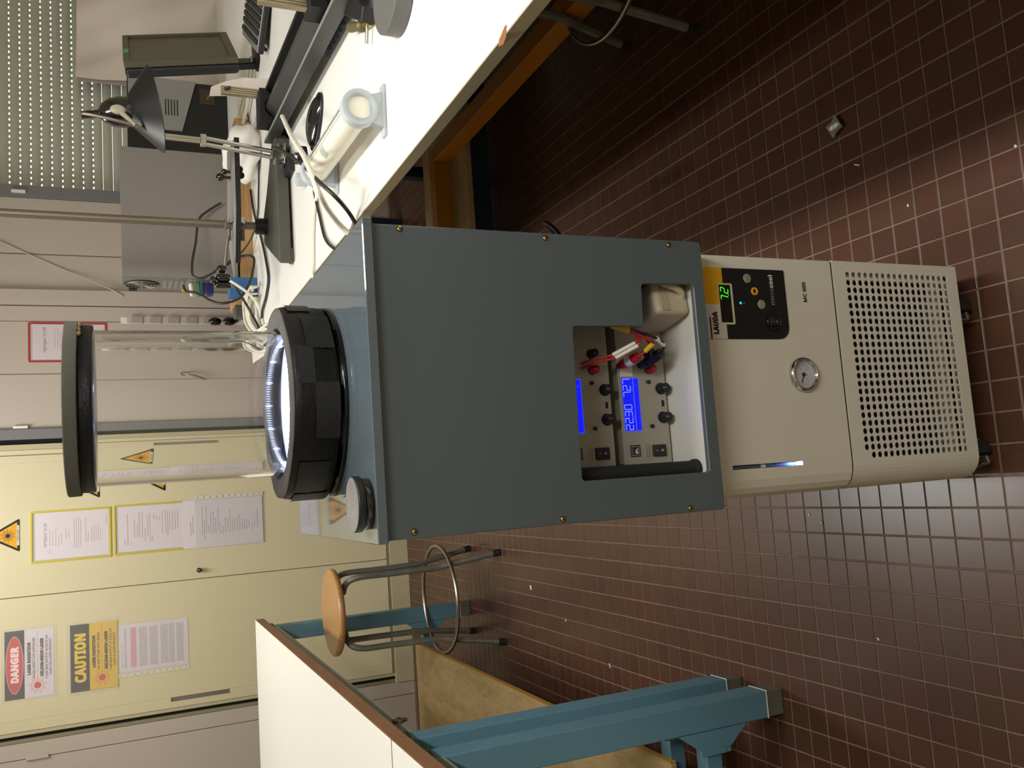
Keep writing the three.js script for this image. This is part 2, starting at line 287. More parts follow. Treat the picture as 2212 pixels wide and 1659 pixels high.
// ------------------------------------------------------------------ cooling unit on castors
{
  const x0 = -0.593, x1 = -0.237, zf = 0.556, zb = 0.076, yb = 0.07, ys = 0.345, yt = 0.614, R = 0.04;
  const u = thing('cooling_unit', 'beige floor-standing cooling unit with a round-hole grille, under the grey cabinet', 'cooler', [0, 0, 0]);
  const outline = (z) => roundPoly([[x0, zb], [x1, zb], [x1, z], [x0, z]], [0.004, 0.004, 0.005, R]);
  // upper housing with the level slot cut out
  let up = new Brush(plan(outline(zf), ys + 0.002, yt, 0.0012)); up.updateMatrixWorld();
  const cut = new Brush(box(-0.5512, -0.5452, 0.444, 0.572, zf - 0.02, zf + 0.01, 0)); cut.updateMatrixWorld();
  const upper = new Evaluator().evaluate(up, cut, SUBTRACTION);
  obj('upper_housing', upper.geometry, M.beige, u);
  const slot = obj('level_tube', [cyl([-0.5482, 0.448, zf - 0.011], [-0.5482, 0.57, zf - 0.011], 0.0024, 0.0024, 10)], P(0x9fb0c8, { roughness: 0.1, transmission: 0.6, thickness: 0.004, ior: 1.4 }), u);
  obj('slot_back', box(-0.5512, -0.5452, 0.444, 0.572, zf - 0.0198, zf - 0.0185, 0), M.darkIn, slot);
  obj('level_led', bx(0.0046, 0.006, 0.006, -0.5482, 0.4475, zf - 0.006, 0.001), new THREE.MeshStandardMaterial({ color: 0xffffff, emissive: 0xa8c4ff, emissiveIntensity: 4 }), slot);
  obj('float', cyl([-0.5482, 0.508, zf - 0.0085], [-0.5482, 0.515, zf - 0.0085], 0.0026, 0.0026, 10), M.white, slot);
  const pl = new THREE.PointLight(0x5f86ff, 0.006); pl.position.set(-0.5482, 0.457, zf - 0.004); pl.castShadow = true; pl.shadow.radius = 0.1; scene.add(pl);
  // shadow gap and lower housing with a recessed front behind the grille
  obj('seam', plan(outline(zf - 0.002), ys - 0.0005, ys + 0.0022), M.seam, u);
  obj('lower_housing', [
    box(x0, x0 + 0.0015, yb, ys - 0.001, zb, zf - R, 0), box(x1 - 0.0015, x1, yb, ys - 0.001, zb, zf - 0.001, 0), box(x0, x1, yb, ys - 0.001, zb, zb + 0.0015, 0), box(x0, x1, yb, yb + 0.0015, zb, zf - R, 0),
    (() => { const p = []; for (let i = 0; i <= 10; i++) { const a = i / 10 * Math.PI / 2; p.push([x0 + R - R * Math.cos(a), zf - R + R * Math.sin(a)]); } for (let i = 10; i >= 0; i--) { const a = i / 10 * Math.PI / 2, q = R - 0.0018; p.push([x0 + R - q * Math.cos(a), zf - R + q * Math.sin(a)]); } return plan(p, yb, ys - 0.001); })(),
  ], M.beige, u);
  const holes = [];
  for (let i = 0; i < 24; i++) for (let k = 0; k < 18; k++) {
    if (i === 23 && k === 17) continue;
    const h = new THREE.Path(); h.absarc(-0.2590 - i * 0.01237, 0.0985 + k * 0.01265, 0.00488, 0, Math.PI * 2, true); holes.push(h);
  }
  const front = obj('grille', ext(poly([[x0 + R, yb], [x1 - 0.0005, yb], [x1 - 0.0005, ys - 0.001], [x0 + R, ys - 0.001]], holes), 0.0018, 0, 7).translate(0, 0, zf - 0.0018), M.beige, u);
  obj('bottom_flange', box(x0 + R, x1 - 0.002, yb, yb + 0.0015, zf - 0.03, zf - 0.001, 0), M.beige, front);
  obj('condenser', [box(x0 + 0.05, x1 - 0.03, yb + 0.06, ys - 0.02, zf - 0.06, zf - 0.03, 0), ...Array.from({ length: 15 }, (_, i) => box(x0 + 0.05 + i * 0.019, x0 + 0.052 + i * 0.019, yb + 0.06, ys - 0.02, zf - 0.03, zf - 0.024, 0))], S(0x2a2622, 0.7, 0.3), u);
  obj('inner_rail', [box(x0 + 0.045, x1 - 0.004, yb + 0.028, yb + 0.052, zf - 0.02, zf - 0.012, 0.002), box(x1 - 0.028, x1 - 0.0145, yb + 0.05, ys - 0.01, zf - 0.02, zf - 0.01, 0.001)], M.beige, u);
  // castors
  for (const [x, z, a] of [[-0.302, 0.508, 0.25], [-0.548, 0.512, 0.25], [-0.302, 0.13, 0.2], [-0.548, 0.13, 0.3]]) {
    const g = new THREE.Group(); g.name = 'castor'; g.position.set(x, 0, z); g.rotation.y = a; u.add(g);
    obj('wheel', [cyl([-0.0105, 0.0255, 0], [0.0105, 0.0255, 0], 0.0255, 0.0255, 28)], M.rubber, g);
    obj('fork', [box(-0.017, -0.0135, 0.02, 0.066, -0.014, 0.014, 0.001), box(0.0135, 0.017, 0.02, 0.066, -0.014, 0.014, 0.001), box(-0.018, 0.018, 0.058, 0.07, -0.016, 0.016, 0.001), cyl([-0.021, 0.0255, 0], [0.021, 0.0255, 0], 0.006)], M.dullSteel, g);
    obj('brake_tab', [box(-0.03, -0.0172, 0.034, 0.040, 0.002, 0.03, 0.001), box(-0.032, -0.029, 0.034, 0.052, 0.004, 0.028, 0.001)], M.dullSteel, g);
  }
  // control panel
  const px0 = -0.3625, px1 = -0.257, py0 = 0.444, py1 = 0.613;
  const pr = [[px0, py0], [px1, py0], [px1, py1], [px0, py1]];
  const [cw, ch] = [px1 - px0, py1 - py0], K = 9000;
  const pm = print(cw, ch, K, (g, w, h) => {
    const X = (x) => (x - px0) * K, Yc = (y) => (py1 - y) * K;
    g.fillStyle = '#111315'; g.fillRect(0, 0, w, h);
    g.fillStyle = '#c9c2bf'; g.fillRect(0, 0, w, Yc(0.5595));
    g.fillStyle = '#d9a40e'; g.fillRect(X(-0.3115), 0, w, Yc(0.5595));
    g.fillStyle = '#15110e'; g.fillRect(0, Yc(0.589), X(-0.3305), 0.0025 * K);
    g.font = 'bold 96px sans-serif'; g.save(); g.translate(X(-0.3395), Yc(0.5785)); g.scale(0.95, 1.05); g.fillStyle = '#17120f'; boldText(g, 'LAUDA', 0, 0, 0.12); g.restore();
    g.fillStyle = '#c4c4bf'; g.textAlign = 'right'; g.font = 'bold 92px sans-serif'; boldText(g, 'cool', X(-0.2645), Yc(0.4705));
    const cwid = g.measureText('cool').width; g.fillStyle = '#9a9a96'; g.font = '92px sans-serif'; g.fillText('micro', X(-0.2645) - cwid - 2, Yc(0.4705));
    g.textAlign = 'center'; g.fillStyle = '#5a5a58'; g.font = '40px sans-serif'; g.fillText('\u26a0', X(-0.2915), Yc(0.5265)); g.beginPath(); g.arc(X(-0.3095), Yc(0.524), 14, 0, 7); g.fill();
    g.fillStyle = '#4a4a48'; g.font = '34px sans-serif'; g.fillText('error', X(-0.3265), Yc(0.522));
    g.strokeStyle = '#8f8f85'; g.lineWidth = 9;
  }, 0.38);
  const pshape = poly(roundPoly(pr, [0.022, 0.002, 0.001, 0.001]));
  const pg = ext(pshape, 0.0016).translate(0, 0, zf + 0.0002);
  { const a = pg.attributes; for (let i = 0; i < a.position.count; i++) a.uv.setXY(i, (a.position.getX(i) - px0) / cw, (a.position.getY(i) - py0) / ch); }
  const panel = obj('control_panel', pg, pm, u);
  const zp = zf + 0.0018;
  const win = [-0.3385, -0.2825, 0.547, 0.5685];
  obj('display_bezel', ext(poly(roundPoly([[win[0] - 0.0028, win[2] - 0.0028], [win[1] + 0.0022, win[2] - 0.0028], [win[1] + 0.0022, win[3] + 0.001], [win[0] - 0.0028, win[3] + 0.001]], 0.003), [[[win[0], win[2]], [win[0], win[3]], [win[1], win[3]], [win[1], win[2]]]]), 0.0016).translate(0, 0, zp - 0.0004), S(0xc8c3a4, 0.5), panel);
  const [dc, dg] = canvas(560, 215); dg.fillStyle = '#000'; dg.fillRect(0, 0, 560, 215);
  const seg = (g, s, x, y, w, h, t, slant = 0.1) => { // seven-segment digit
    const on = { 0: 'abcdef', 1: 'bc', 2: 'abdeg', 3: 'abcdg', 4: 'bcfg', 5: 'acdfg', 6: 'acdefg', 7: 'abc', 8: 'abcdefg', 9: 'abcdfg' }[s];
    const at = { a: [0, 0, 1, 0], b: [1, 0, 1, 0.5], c: [1, 0.5, 1, 1], d: [0, 1, 1, 1], e: [0, 0.5, 0, 1], f: [0, 0, 0, 0.5], g: [0, 0.5, 1, 0.5] };
    g.lineWidth = t; g.lineCap = 'round';
    for (const k of on) { const q = at[k], sx = (v) => x + q[v] * w + (0.5 - q[v + 1]) * h * slant * 2, dy = Math.abs(q[3] - q[1]) > 0 ? t * 0.5 : 0, dx = dy ? 0 : t * 0.5; g.beginPath(); g.moveTo(sx(0) + dx, y + q[1] * h + dy); g.lineTo(sx(2) - dx, y + q[3] * h - dy); g.stroke(); }
  };
  dg.strokeStyle = dg.fillStyle = '#3cff2e'; seg(dg, '7', 330, 40, 62, 130, 17); seg(dg, '2', 445, 40, 66, 130, 17); dg.beginPath(); dg.arc(408, 172, 9, 0, 7); dg.fill();
  const dt = ctex(dc);
  obj('display', face(win[1] - win[0], win[3] - win[2], (win[0] + win[1]) / 2, (win[2] + win[3]) / 2, zp + 0.0001), new THREE.MeshStandardMaterial({ color: 0x0a0c08, roughness: 0.3, emissive: 0xffffff, emissiveMap: dt, emissiveIntensity: 0.9 }), panel);
  obj('status_led', lathe([[0, 0.0012], [0.0016, 0.001], [0.002, 0], [0, 0]], 14).rotateX(Math.PI / 2).translate(-0.309, 0.5305, zp), new THREE.MeshStandardMaterial({ color: 0x0088cc, emissive: 0x22aaff, emissiveIntensity: 1.6 }), panel);
  const btn = (r) => lathe([[0, 0.0016], [r * 0.75, 0.0015], [r, 0.0006], [r, 0], [0, 0]], 24).rotateX(Math.PI / 2);
  for (const [x, y] of [[-0.2715, 0.5145], [-0.3105, 0.4925]]) { const b = obj('button', btn(0.0058).translate(x, y, zp), S(0x86866f, 0.4), panel); obj('button_ring', new THREE.TorusGeometry(0.0062, 0.0007, 8, 24).translate(x, y, zp + 0.0003), S(0xa8a183, 0.4), panel); }
  obj('socket', [new THREE.TorusGeometry(0.0046, 0.0017, 10, 26).translate(-0.2910, 0.5035, zp + 0.001)], S(0xd69a12, 0.4), panel);
  obj('socket_hole', lathe([[0, 0.0004], [0.0026, 0.0003], [0.0026, 0], [0, 0]], 16).rotateX(Math.PI / 2).translate(-0.2910, 0.5035, zp), M.black, panel);
  const sw = obj('power_switch', [lathe([[0.0125, 0], [0.0135, 0.002], [0.0118, 0.0032], [0.0108, 0.001], [0, 0.0008]], 30).rotateX(Math.PI / 2).translate(-0.337, 0.473, zp)], M.blackGloss, panel);
  obj('rocker', bx(0.012, 0.0165, 0.003, -0.3368, 0.472, zp + 0.002, 0.001).rotateX(0), M.blackPlastic, sw);
  obj('rocker_mark', face(0.008, 0.014, -0.3368, 0.472, zp + 0.0036), decal(0.008, 0.014, 12000, (g, w, h) => { g.fillStyle = '#9a9a96'; g.fillRect(w / 2 - 5, h * 0.2, 10, h * 0.16); g.strokeStyle = '#9a9a96'; g.lineWidth = 7; g.beginPath(); g.ellipse(w / 2, h * 0.7, 12, 16, 0, 0, 7); g.stroke(); }), sw);
  obj('lettering', face(0.046, 0.014, -0.2895, 0.4055, zf + 0.0002), decal(0.046, 0.014, 11000, (g, w, h) => { g.fillStyle = '#241f1a'; g.font = 'bold 104px sans-serif'; g.save(); g.translate(w / 2, h / 2); g.scale(0.98, 1); boldText(g, 'MC 600', 0, 0, 0.05); g.restore(); }), u);
  // pressure gauge
  const ga = obj('gauge', lathe([[0.0225, 0], [0.0265, 0.001], [0.0268, 0.004], [0.024, 0.0075], [0.0215, 0.0075], [0.0205, 0.004], [0.0205, -0.002], [0.0225, -0.002]], 44).rotateX(Math.PI / 2).translate(-0.4165, 0.426, zf), M.chrome, u);
  obj('dial', new THREE.CircleGeometry(0.0206, 40).translate(-0.4165, 0.426, zf + 0.0012), print(0.042, 0.042, 9000, (g, w, h) => {
    g.fillStyle = '#b9bcc4'; g.fillRect(0, 0, w, h); g.strokeStyle = '#26262a'; g.translate(w / 2, h / 2);
    g.lineWidth = 4; for (let i = 0; i <= 20; i++) { const a = (135 + i * 13.5) * Math.PI / 180, l = i % 5 ? 128 : 112; g.beginPath(); g.moveTo(Math.cos(a) * 148, Math.sin(a) * 148); g.lineTo(Math.cos(a) * l, Math.sin(a) * l); g.stroke(); }
    g.fillStyle = '#26262a'; g.font = '34px sans-serif'; for (const [s, i] of [['0', 0], ['1', 5], ['2', 10], ['3', 15], ['4', 20]]) { const a = (135 + i * 13.5) * Math.PI / 180; g.fillText(s, Math.cos(a) * 86, Math.sin(a) * 86); } g.font = '26px sans-serif'; g.fillText('bar', 0, 66);
  }), ga);
  obj('needle', [bx(0.017, 0.0016, 0.0006, 0.005, 0, 0).rotateZ(2.75).translate(-0.4165, 0.426, zf + 0.0024), lathe([[0, 0], [0.003, 0], [0.003, 0.0016], [0, 0.002]], 16).rotateX(Math.PI / 2).translate(-0.4165, 0.426, zf + 0.0014)], M.black, ga);
  obj('gauge_glass', lathe([[0, 0.0085], [0.010, 0.0078], [0.0205, 0.0045], [0.0205, 0.0038], [0.010, 0.007], [0, 0.0077]], 36).rotateX(Math.PI / 2).translate(-0.4165, 0.426, zf), M.pane, ga);
}

// ------------------------------------------------------------------ grey cabinet on top
const LIDY = 1.106;
{
  const x0 = -0.602, x1 = -0.2345, y0 = 0.627, y1 = 1.093, zf = 0.603, zb = 0.14, t = 0.008;
  const u = thing('equipment_cabinet', 'dark grey metal cabinet with an L-shaped opening, standing on the beige cooling unit', 'cabinet', [0, 0, 0]);
  const hole = roundPoly([[-0.551, 0.6465], [-0.551, 0.840], [-0.3545, 0.8365], [-0.3535, 0.7305], [-0.296, 0.7285], [-0.2945, 0.645]], [0.005, 0.006, 0.005, 0.001, 0.006, 0.008]);
  obj('front_panel', ext(poly(roundPoly([[x0, y0], [x1, y0], [x1, y1], [x0, y1]], [0.006, 0.006, 0.001, 0.001]), [hole]), t, 0.0009).translate(0, 0, zf - t), M.cabinet, u);
  for (const x of [x0 + 0.001, x1 - 0.001 - t]) obj('side_panel', box(x, x + t, y0, y1, zb, zf - t - 0.0004), M.cabinet, u);
  obj('back_panel', box(x0 + t + 0.0015, x1 - t - 0.0015, y0, y1, zb, zb + t), M.cabinet, u);
  obj('bottom_shelf', box(x0 + t + 0.0015, x1 - t - 0.0015, y0 - 0.002, 0.6398, zb + t, zf - t - 0.0004), M.whiteIn, u);
  obj('lid', plan(roundPoly([[x0 - 0.003, zb - 0.004], [x1 + 0.005, zb - 0.004], [x1 + 0.005, zf + 0.009], [x0 - 0.003, zf + 0.009]], 0.002), y1 + 0.0005, LIDY, 0.0012), M.cabinetLid, u);
  for (const [x, y] of [[-0.2395, 1.058], [-0.2410, 0.866], [-0.2410, 0.679], [-0.5945, 1.061], [-0.5955, 0.871], [-0.5965, 0.683]]) {
    const s = obj('screw', lathe([[0, 0.0016], [0.0022, 0.0014], [0.0042, 0], [0, 0]], 18).rotateX(Math.PI / 2).translate(x, y, zf), M.brass, u);
    obj('screw_recess', [bx(0.0036, 0.0009, 0.0004, x, y, zf + 0.0015, 0), bx(0.0009, 0.0036, 0.0004, x, y, zf + 0.0015, 0)], M.black, s);
  }
}
// two bench power supplies stacked inside
{
  const lcd = (text) => {
    const [c, g] = canvas(620, 232); g.fillStyle = '#0a14f0'; g.fillRect(0, 0, 620, 232);
    const gr = g.createLinearGradient(0, 0, 620, 0); g.fillStyle = '#2a46ff'; g.fillRect(0, 0, 620, 8); g.fillRect(0, 224, 620, 8); g.fillRect(0, 0, 10, 232); g.fillRect(610, 0, 10, 232);
    g.strokeStyle = '#8fa4ff'; g.fillStyle = '#8fa4ff';
    const seg = (s, x) => { const on = { 0: 'abcdef', 1: 'bc', 2: 'abdeg', 3: 'abcdg', 7: 'abc', 5: 'acdfg' }[s], at = { a: [0, 0, 1, 0], b: [1, 0, 1, 0.5], c: [1, 0.5, 1, 1], d: [0, 1, 1, 1], e: [0, 0.5, 0, 1], f: [0, 0, 0, 0.5], g: [0, 0.5, 1, 0.5] }; g.lineWidth = 9; for (const k of on) { const q = at[k]; g.beginPath(); g.moveTo(x + q[0] * 54, 20 + q[1] * 96); g.lineTo(x + q[2] * 54, 20 + q[3] * 96); g.stroke(); } };
    if (text) { [...'2230'].forEach((s, i) => seg(s, 18 + i * 78)); g.fillRect(158, 112, 10, 10); [...'727'].forEach((s, i) => seg(s, 400 + i * 76)); g.fillRect(462, 112, 10, 10); }
    g.lineWidth = 4; g.beginPath(); g.moveTo(10, 158); g.lineTo(610, 158); g.stroke();
    g.globalAlpha = 0.6; g.font = '20px sans-serif'; g.fillText('VOLTS', 120, 146); g.fillText('AMPS', 470, 146); g.fillText('CC', 360, 142); g.fillText('CV', 520, 196);
    return new THREE.MeshStandardMaterial({ color: 0x0a0f60, roughness: 0.25, emissive: 0xffffff, emissiveMap: ctex(c), emissiveIntensity: text ? 0.95 : 1.1 });
  };
  const w = 0.206, h = 0.082, d = 0.29;
  const build = (y, label, text) => {
    const u = thing('power_supply', label, 'power supply', [-0.5345, y, 0.513], 0, 'power supplies in the grey cabinet');
    obj('case', [box(0.001, w - 0.001, 0.004, h - 0.001, -d, -0.004, 0.002)], M.psu, u);
    const fp = obj('front_plate', box(0, w, 0.003, h, -0.004, 0, 0.0015), M.psu, u);
    const m = lcd(text);
    obj('lcd_display', face(0.0755, 0.028, 0.0855, 0.0635, 0.0004), m, u);
    for (const [x, yy] of [[0.107, 0.0125], [0.0655, 0.0125]]) {
      const k = obj('knob', lathe([[0, 0.016], [0.0058, 0.0158], [0.0066, 0.0145], [0.0072, 0.001], [0.0085, 0], [0, 0]], 28).rotateX(Math.PI / 2).translate(x, yy, 0.0002), M.blackPlastic, u);
      obj('knob_line', bx(0.0009, 0.006, 0.0006, x, yy + 0.003, 0.0161, 0), M.silver, k);
    }
    for (const [x, yy] of [[0.117, 0.0325], [0.0535, 0.0325]]) obj('push_button', lathe([[0, 0.003], [0.0026, 0.0028], [0.003, 0], [0, 0]], 18).rotateX(Math.PI / 2).translate(x, yy, 0), M.blackPlastic, u);
    obj('usb_socket', [bx(0.009, 0.0042, 0.0012, 0.0855, 0.011, 0.0003, 0.0004)], M.black, u);
    const s = obj('power_switch', bx(0.0165, 0.0215, 0.004, 0.0185, 0.0245, 0.0016, 0.001), M.blackPlastic, u);
    obj('switch_mark', face(0.012, 0.018, 0.0185, 0.0245, 0.0037), decal(0.012, 0.018, 9000, (g, W, H) => { g.fillStyle = '#d8d8d2'; g.fillRect(W / 2 - 3, H * 0.14, 6, H * 0.2); g.strokeStyle = '#d8d8d2'; g.lineWidth = 6; g.beginPath(); g.ellipse(W / 2, H * 0.72, 11, 15, 0, 0, 7); g.stroke(); }), s);
    obj('maker_badge', face(0.0165, 0.0165, 0.0195, 0.0635, 0.0006), print(0.0165, 0.0165, 12000, (g, W, H) => {
      g.fillStyle = '#141414'; g.fillRect(0, 0, W, H); g.strokeStyle = '#a9a9a4'; g.lineWidth = 9; g.strokeRect(26, 26, W - 52, H - 52);
      g.fillStyle = '#7a2a1e'; g.fillRect(48, 44, 44, 44); g.fillStyle = '#2b3f6e'; g.fillRect(98, 44, 50, 44);
      g.fillStyle = '#d6d6d0'; g.beginPath(); g.moveTo(52, H - 46); g.lineTo(52, 100); g.lineTo(116, 100); g.lineTo(150, H - 46); g.lineTo(122, H - 46); g.lineTo(100, H - 84); g.lineTo(92, H - 46); g.fill();
    }), u);
    obj('front_lettering', face(0.062, 0.05, 0.036, 0.04, 0.0005), decal(0.062, 0.05, 8000, (g, W, H) => {
      g.fillStyle = '#2e2c28'; g.textAlign = 'left'; g.font = '22px sans-serif'; g.fillText('EA-PS 2042-10 B', 30, H * 0.42); g.fillText('POWER SUPPLY', 30, H * 0.50); g.font = '17px sans-serif'; g.fillText('POWER', 70, H * 0.60);
    }), u);
    obj('knob_lettering', face(0.08, 0.03, 0.0865, 0.0255, 0.0005), decal(0.08, 0.03, 7000, (g, W, H) => { g.fillStyle = '#2e2c28'; g.font = '15px sans-serif'; g.fillText('VOLTAGE', 132, 128); g.fillText('CURRENT', 424, 128); g.fillText('OUTPUT', 50, 24); g.fillText('PRESET', 498, 24); g.fillText('USB', 274, 142); }), u);
    for (const x of [0.135, 0.158]) { obj('terminal', lathe([[0, 0.014], [0.0055, 0.0135], [0.006, 0.001], [0.0068, 0], [0, 0]], 20).rotateX(Math.PI / 2).translate(x, 0.03, 0), x < 0.15 ? M.red : M.blackPlastic, u); }
    for (const x of [0.016, w - 0.016]) for (const q of [-0.02, -d + 0.03]) obj('rubber_foot', cyl([x, 0, q], [x, 0.005, q], 0.006, 0.006, 14), M.rubber, u);
    const L = new THREE.RectAreaLight(0x1f35ff, text ? 0.9 : 1.2, 0.075, 0.027); L.position.set(-0.5345 + 0.0855, y + 0.0635, 0.5138); L.rotation.y = Math.PI; L.castShadow = true; scene.add(L);
    return u;
  };
  build(0.6402, 'lower power supply in the cabinet opening, its blue display reading 22.30', true);
  const up = build(0.7332, 'upper power supply in the cabinet opening, its blue display half hidden by the front panel', false);
  tag(obj('sticker', bx(0.0175, 0.021, 0.0003, -0.4005, 0.7085, 0.51335, 0), M.paper), 'blank white sticker beside the blue display of the lower power supply', 'sticker');
  // hose, adapter, wires inside the opening
  tag(obj('hose', [cyl([-0.5455, 0.6402, 0.566], [-0.5455, 0.9, 0.566], 0.0115, 0.0115, 22), lathe([[0.0115, 0], [0.0135, 0.001], [0.0135, 0.006], [0.0115, 0.008]], 22).translate(-0.5455, 0.6402, 0.566)], M.rubber), 'thick black hose standing at the left side of the cabinet opening', 'hose');
  const ad = thing('mains_adapter', 'beige adapter block with a looped cable at the right of the cabinet opening', 'adapter', [-0.312, 0.6402, 0.545], 0.22);
  obj('body', new RoundedBoxGeometry(0.053, 0.056, 0.075, 3, 0.008).translate(-0.002, 0.0285, 0), S(0xb8ae96, 0.55), ad);
  obj('ribs', [0, 1, 2, 3].map((i) => bx(0.044, 0.0012, 0.002, -0.003, 0.046 - i * 0.0035, 0.0376, 0.0005)), S(0x9b927c, 0.6), ad);
  obj('cable', rod([[0.02, 0.052, 0.035], [0.016, 0.05, 0.044], [0.01, 0.038, 0.046], [0.004, 0.02, 0.044], [-0.001, 0.012, 0.04], [-0.004, 0.011, 0.036]], 0.0052), S(0xb8ae96, 0.5), ad);
  const wires = thing('red_wire_pair', 'pair of red wires with white sleeves coming from a yellow tape band', 'wires', [0, 0, 0]);
  for (const s of [0, 1]) obj('wire', tube([[-0.352, 0.735, 0.57], [-0.356 - s * 0.002, 0.727, 0.574], [-0.366 - s * 0.003, 0.7225 - s * 0.004, 0.572], [-0.378 - s * 0.004, 0.735 - s * 0.005, 0.562], [-0.385 - s * 0.004, 0.755 - s * 0.003, 0.55], [-0.388 - s * 0.006, 0.775, 0.535], [-0.392 - s * 0.006, 0.785, 0.522]], 0.0019, 40, 8), M.red, wires);
  for (const s of [0, 1]) obj('white_sleeve', cyl([-0.3705 - s * 0.0035, 0.7255 - s * 0.0045, 0.5702], [-0.3842 - s * 0.004, 0.7515 - s * 0.004, 0.5525], 0.0029, 0.0029, 10), M.white, wires);
  obj('tape_band', [cyl([-0.345, 0.757, 0.562], [-0.3525, 0.733, 0.571], 0.003, 0.0062, 12), cyl([-0.3455, 0.756, 0.562], [-0.347, 0.751, 0.564], 0.0038, 0.0042, 12)], M.yellow, wires);
  const rw = thing('red_plug_lead', 'red plug lead with a yellow marker sleeve plugged into the lower power supply', 'lead', [0, 0, 0]);
  obj('wire', tube([[-0.353, 0.7345, 0.571], [-0.36, 0.722, 0.575], [-0.368, 0.706, 0.577], [-0.372, 0.698, 0.573], [-0.379, 0.703, 0.563], [-0.387, 0.712, 0.552]], 0.0022, 40, 8), M.red, rw);
  obj('marker_sleeve', cyl([-0.3715, 0.6982, 0.5735], [-0.3805, 0.7045, 0.561], 0.0036, 0.0036, 12), M.yellow, rw);
  obj('plug', [cyl([-0.3865, 0.7115, 0.5527], [-0.3925, 0.7195, 0.528], 0.0068, 0.0072, 16), cyl([-0.3925, 0.7195, 0.528], [-0.394, 0.7205, 0.5145], 0.0072, 0.0045, 16)], M.red, rw);
  obj('plug_band', cyl([-0.3888, 0.7146, 0.5435], [-0.391, 0.7176, 0.534], 0.0074, 0.0076, 16), M.white, rw);
  const bw = thing('black_plug_lead', 'black plug lead with a white number tag in the cabinet opening', 'lead', [0, 0, 0]);
  obj('wire', [tube([[-0.351, 0.7345, 0.568], [-0.358, 0.715, 0.575], [-0.366, 0.694, 0.577], [-0.372, 0.681, 0.572], [-0.381, 0.676, 0.56], [-0.388, 0.679, 0.548]], 0.002, 40, 8), tube([[-0.352, 0.7345, 0.566], [-0.361, 0.712, 0.571], [-0.374, 0.697, 0.565], [-0.383, 0.69, 0.553], [-0.389, 0.683, 0.545]], 0.002, 40, 8)], M.blackCable, bw);
  obj('plug', [cyl([-0.3825, 0.676, 0.557], [-0.391, 0.683, 0.533], 0.0075, 0.0082, 16), cyl([-0.391, 0.683, 0.533], [-0.394, 0.685, 0.5145], 0.0075, 0.005, 16)], M.blackPlastic, bw);
  const nt = obj('number_tag', cyl([-0.3655, 0.695, 0.577], [-0.3735, 0.679, 0.57], 0.0032, 0.0032, 12), M.white, bw);
  obj('tag_print', face(0.004, 0.007, 0, 0, 0).rotateZ(-0.45).rotateX(-0.35).translate(-0.3697, 0.6885, 0.5772), decal(0.004, 0.007, 20000, (g, w, h) => { g.fillStyle = '#1c1c1c'; g.font = 'bold 74px sans-serif'; g.translate(w / 2, h / 2); g.rotate(1.2); g.fillText('JG', 0, 0); }), nt);
}

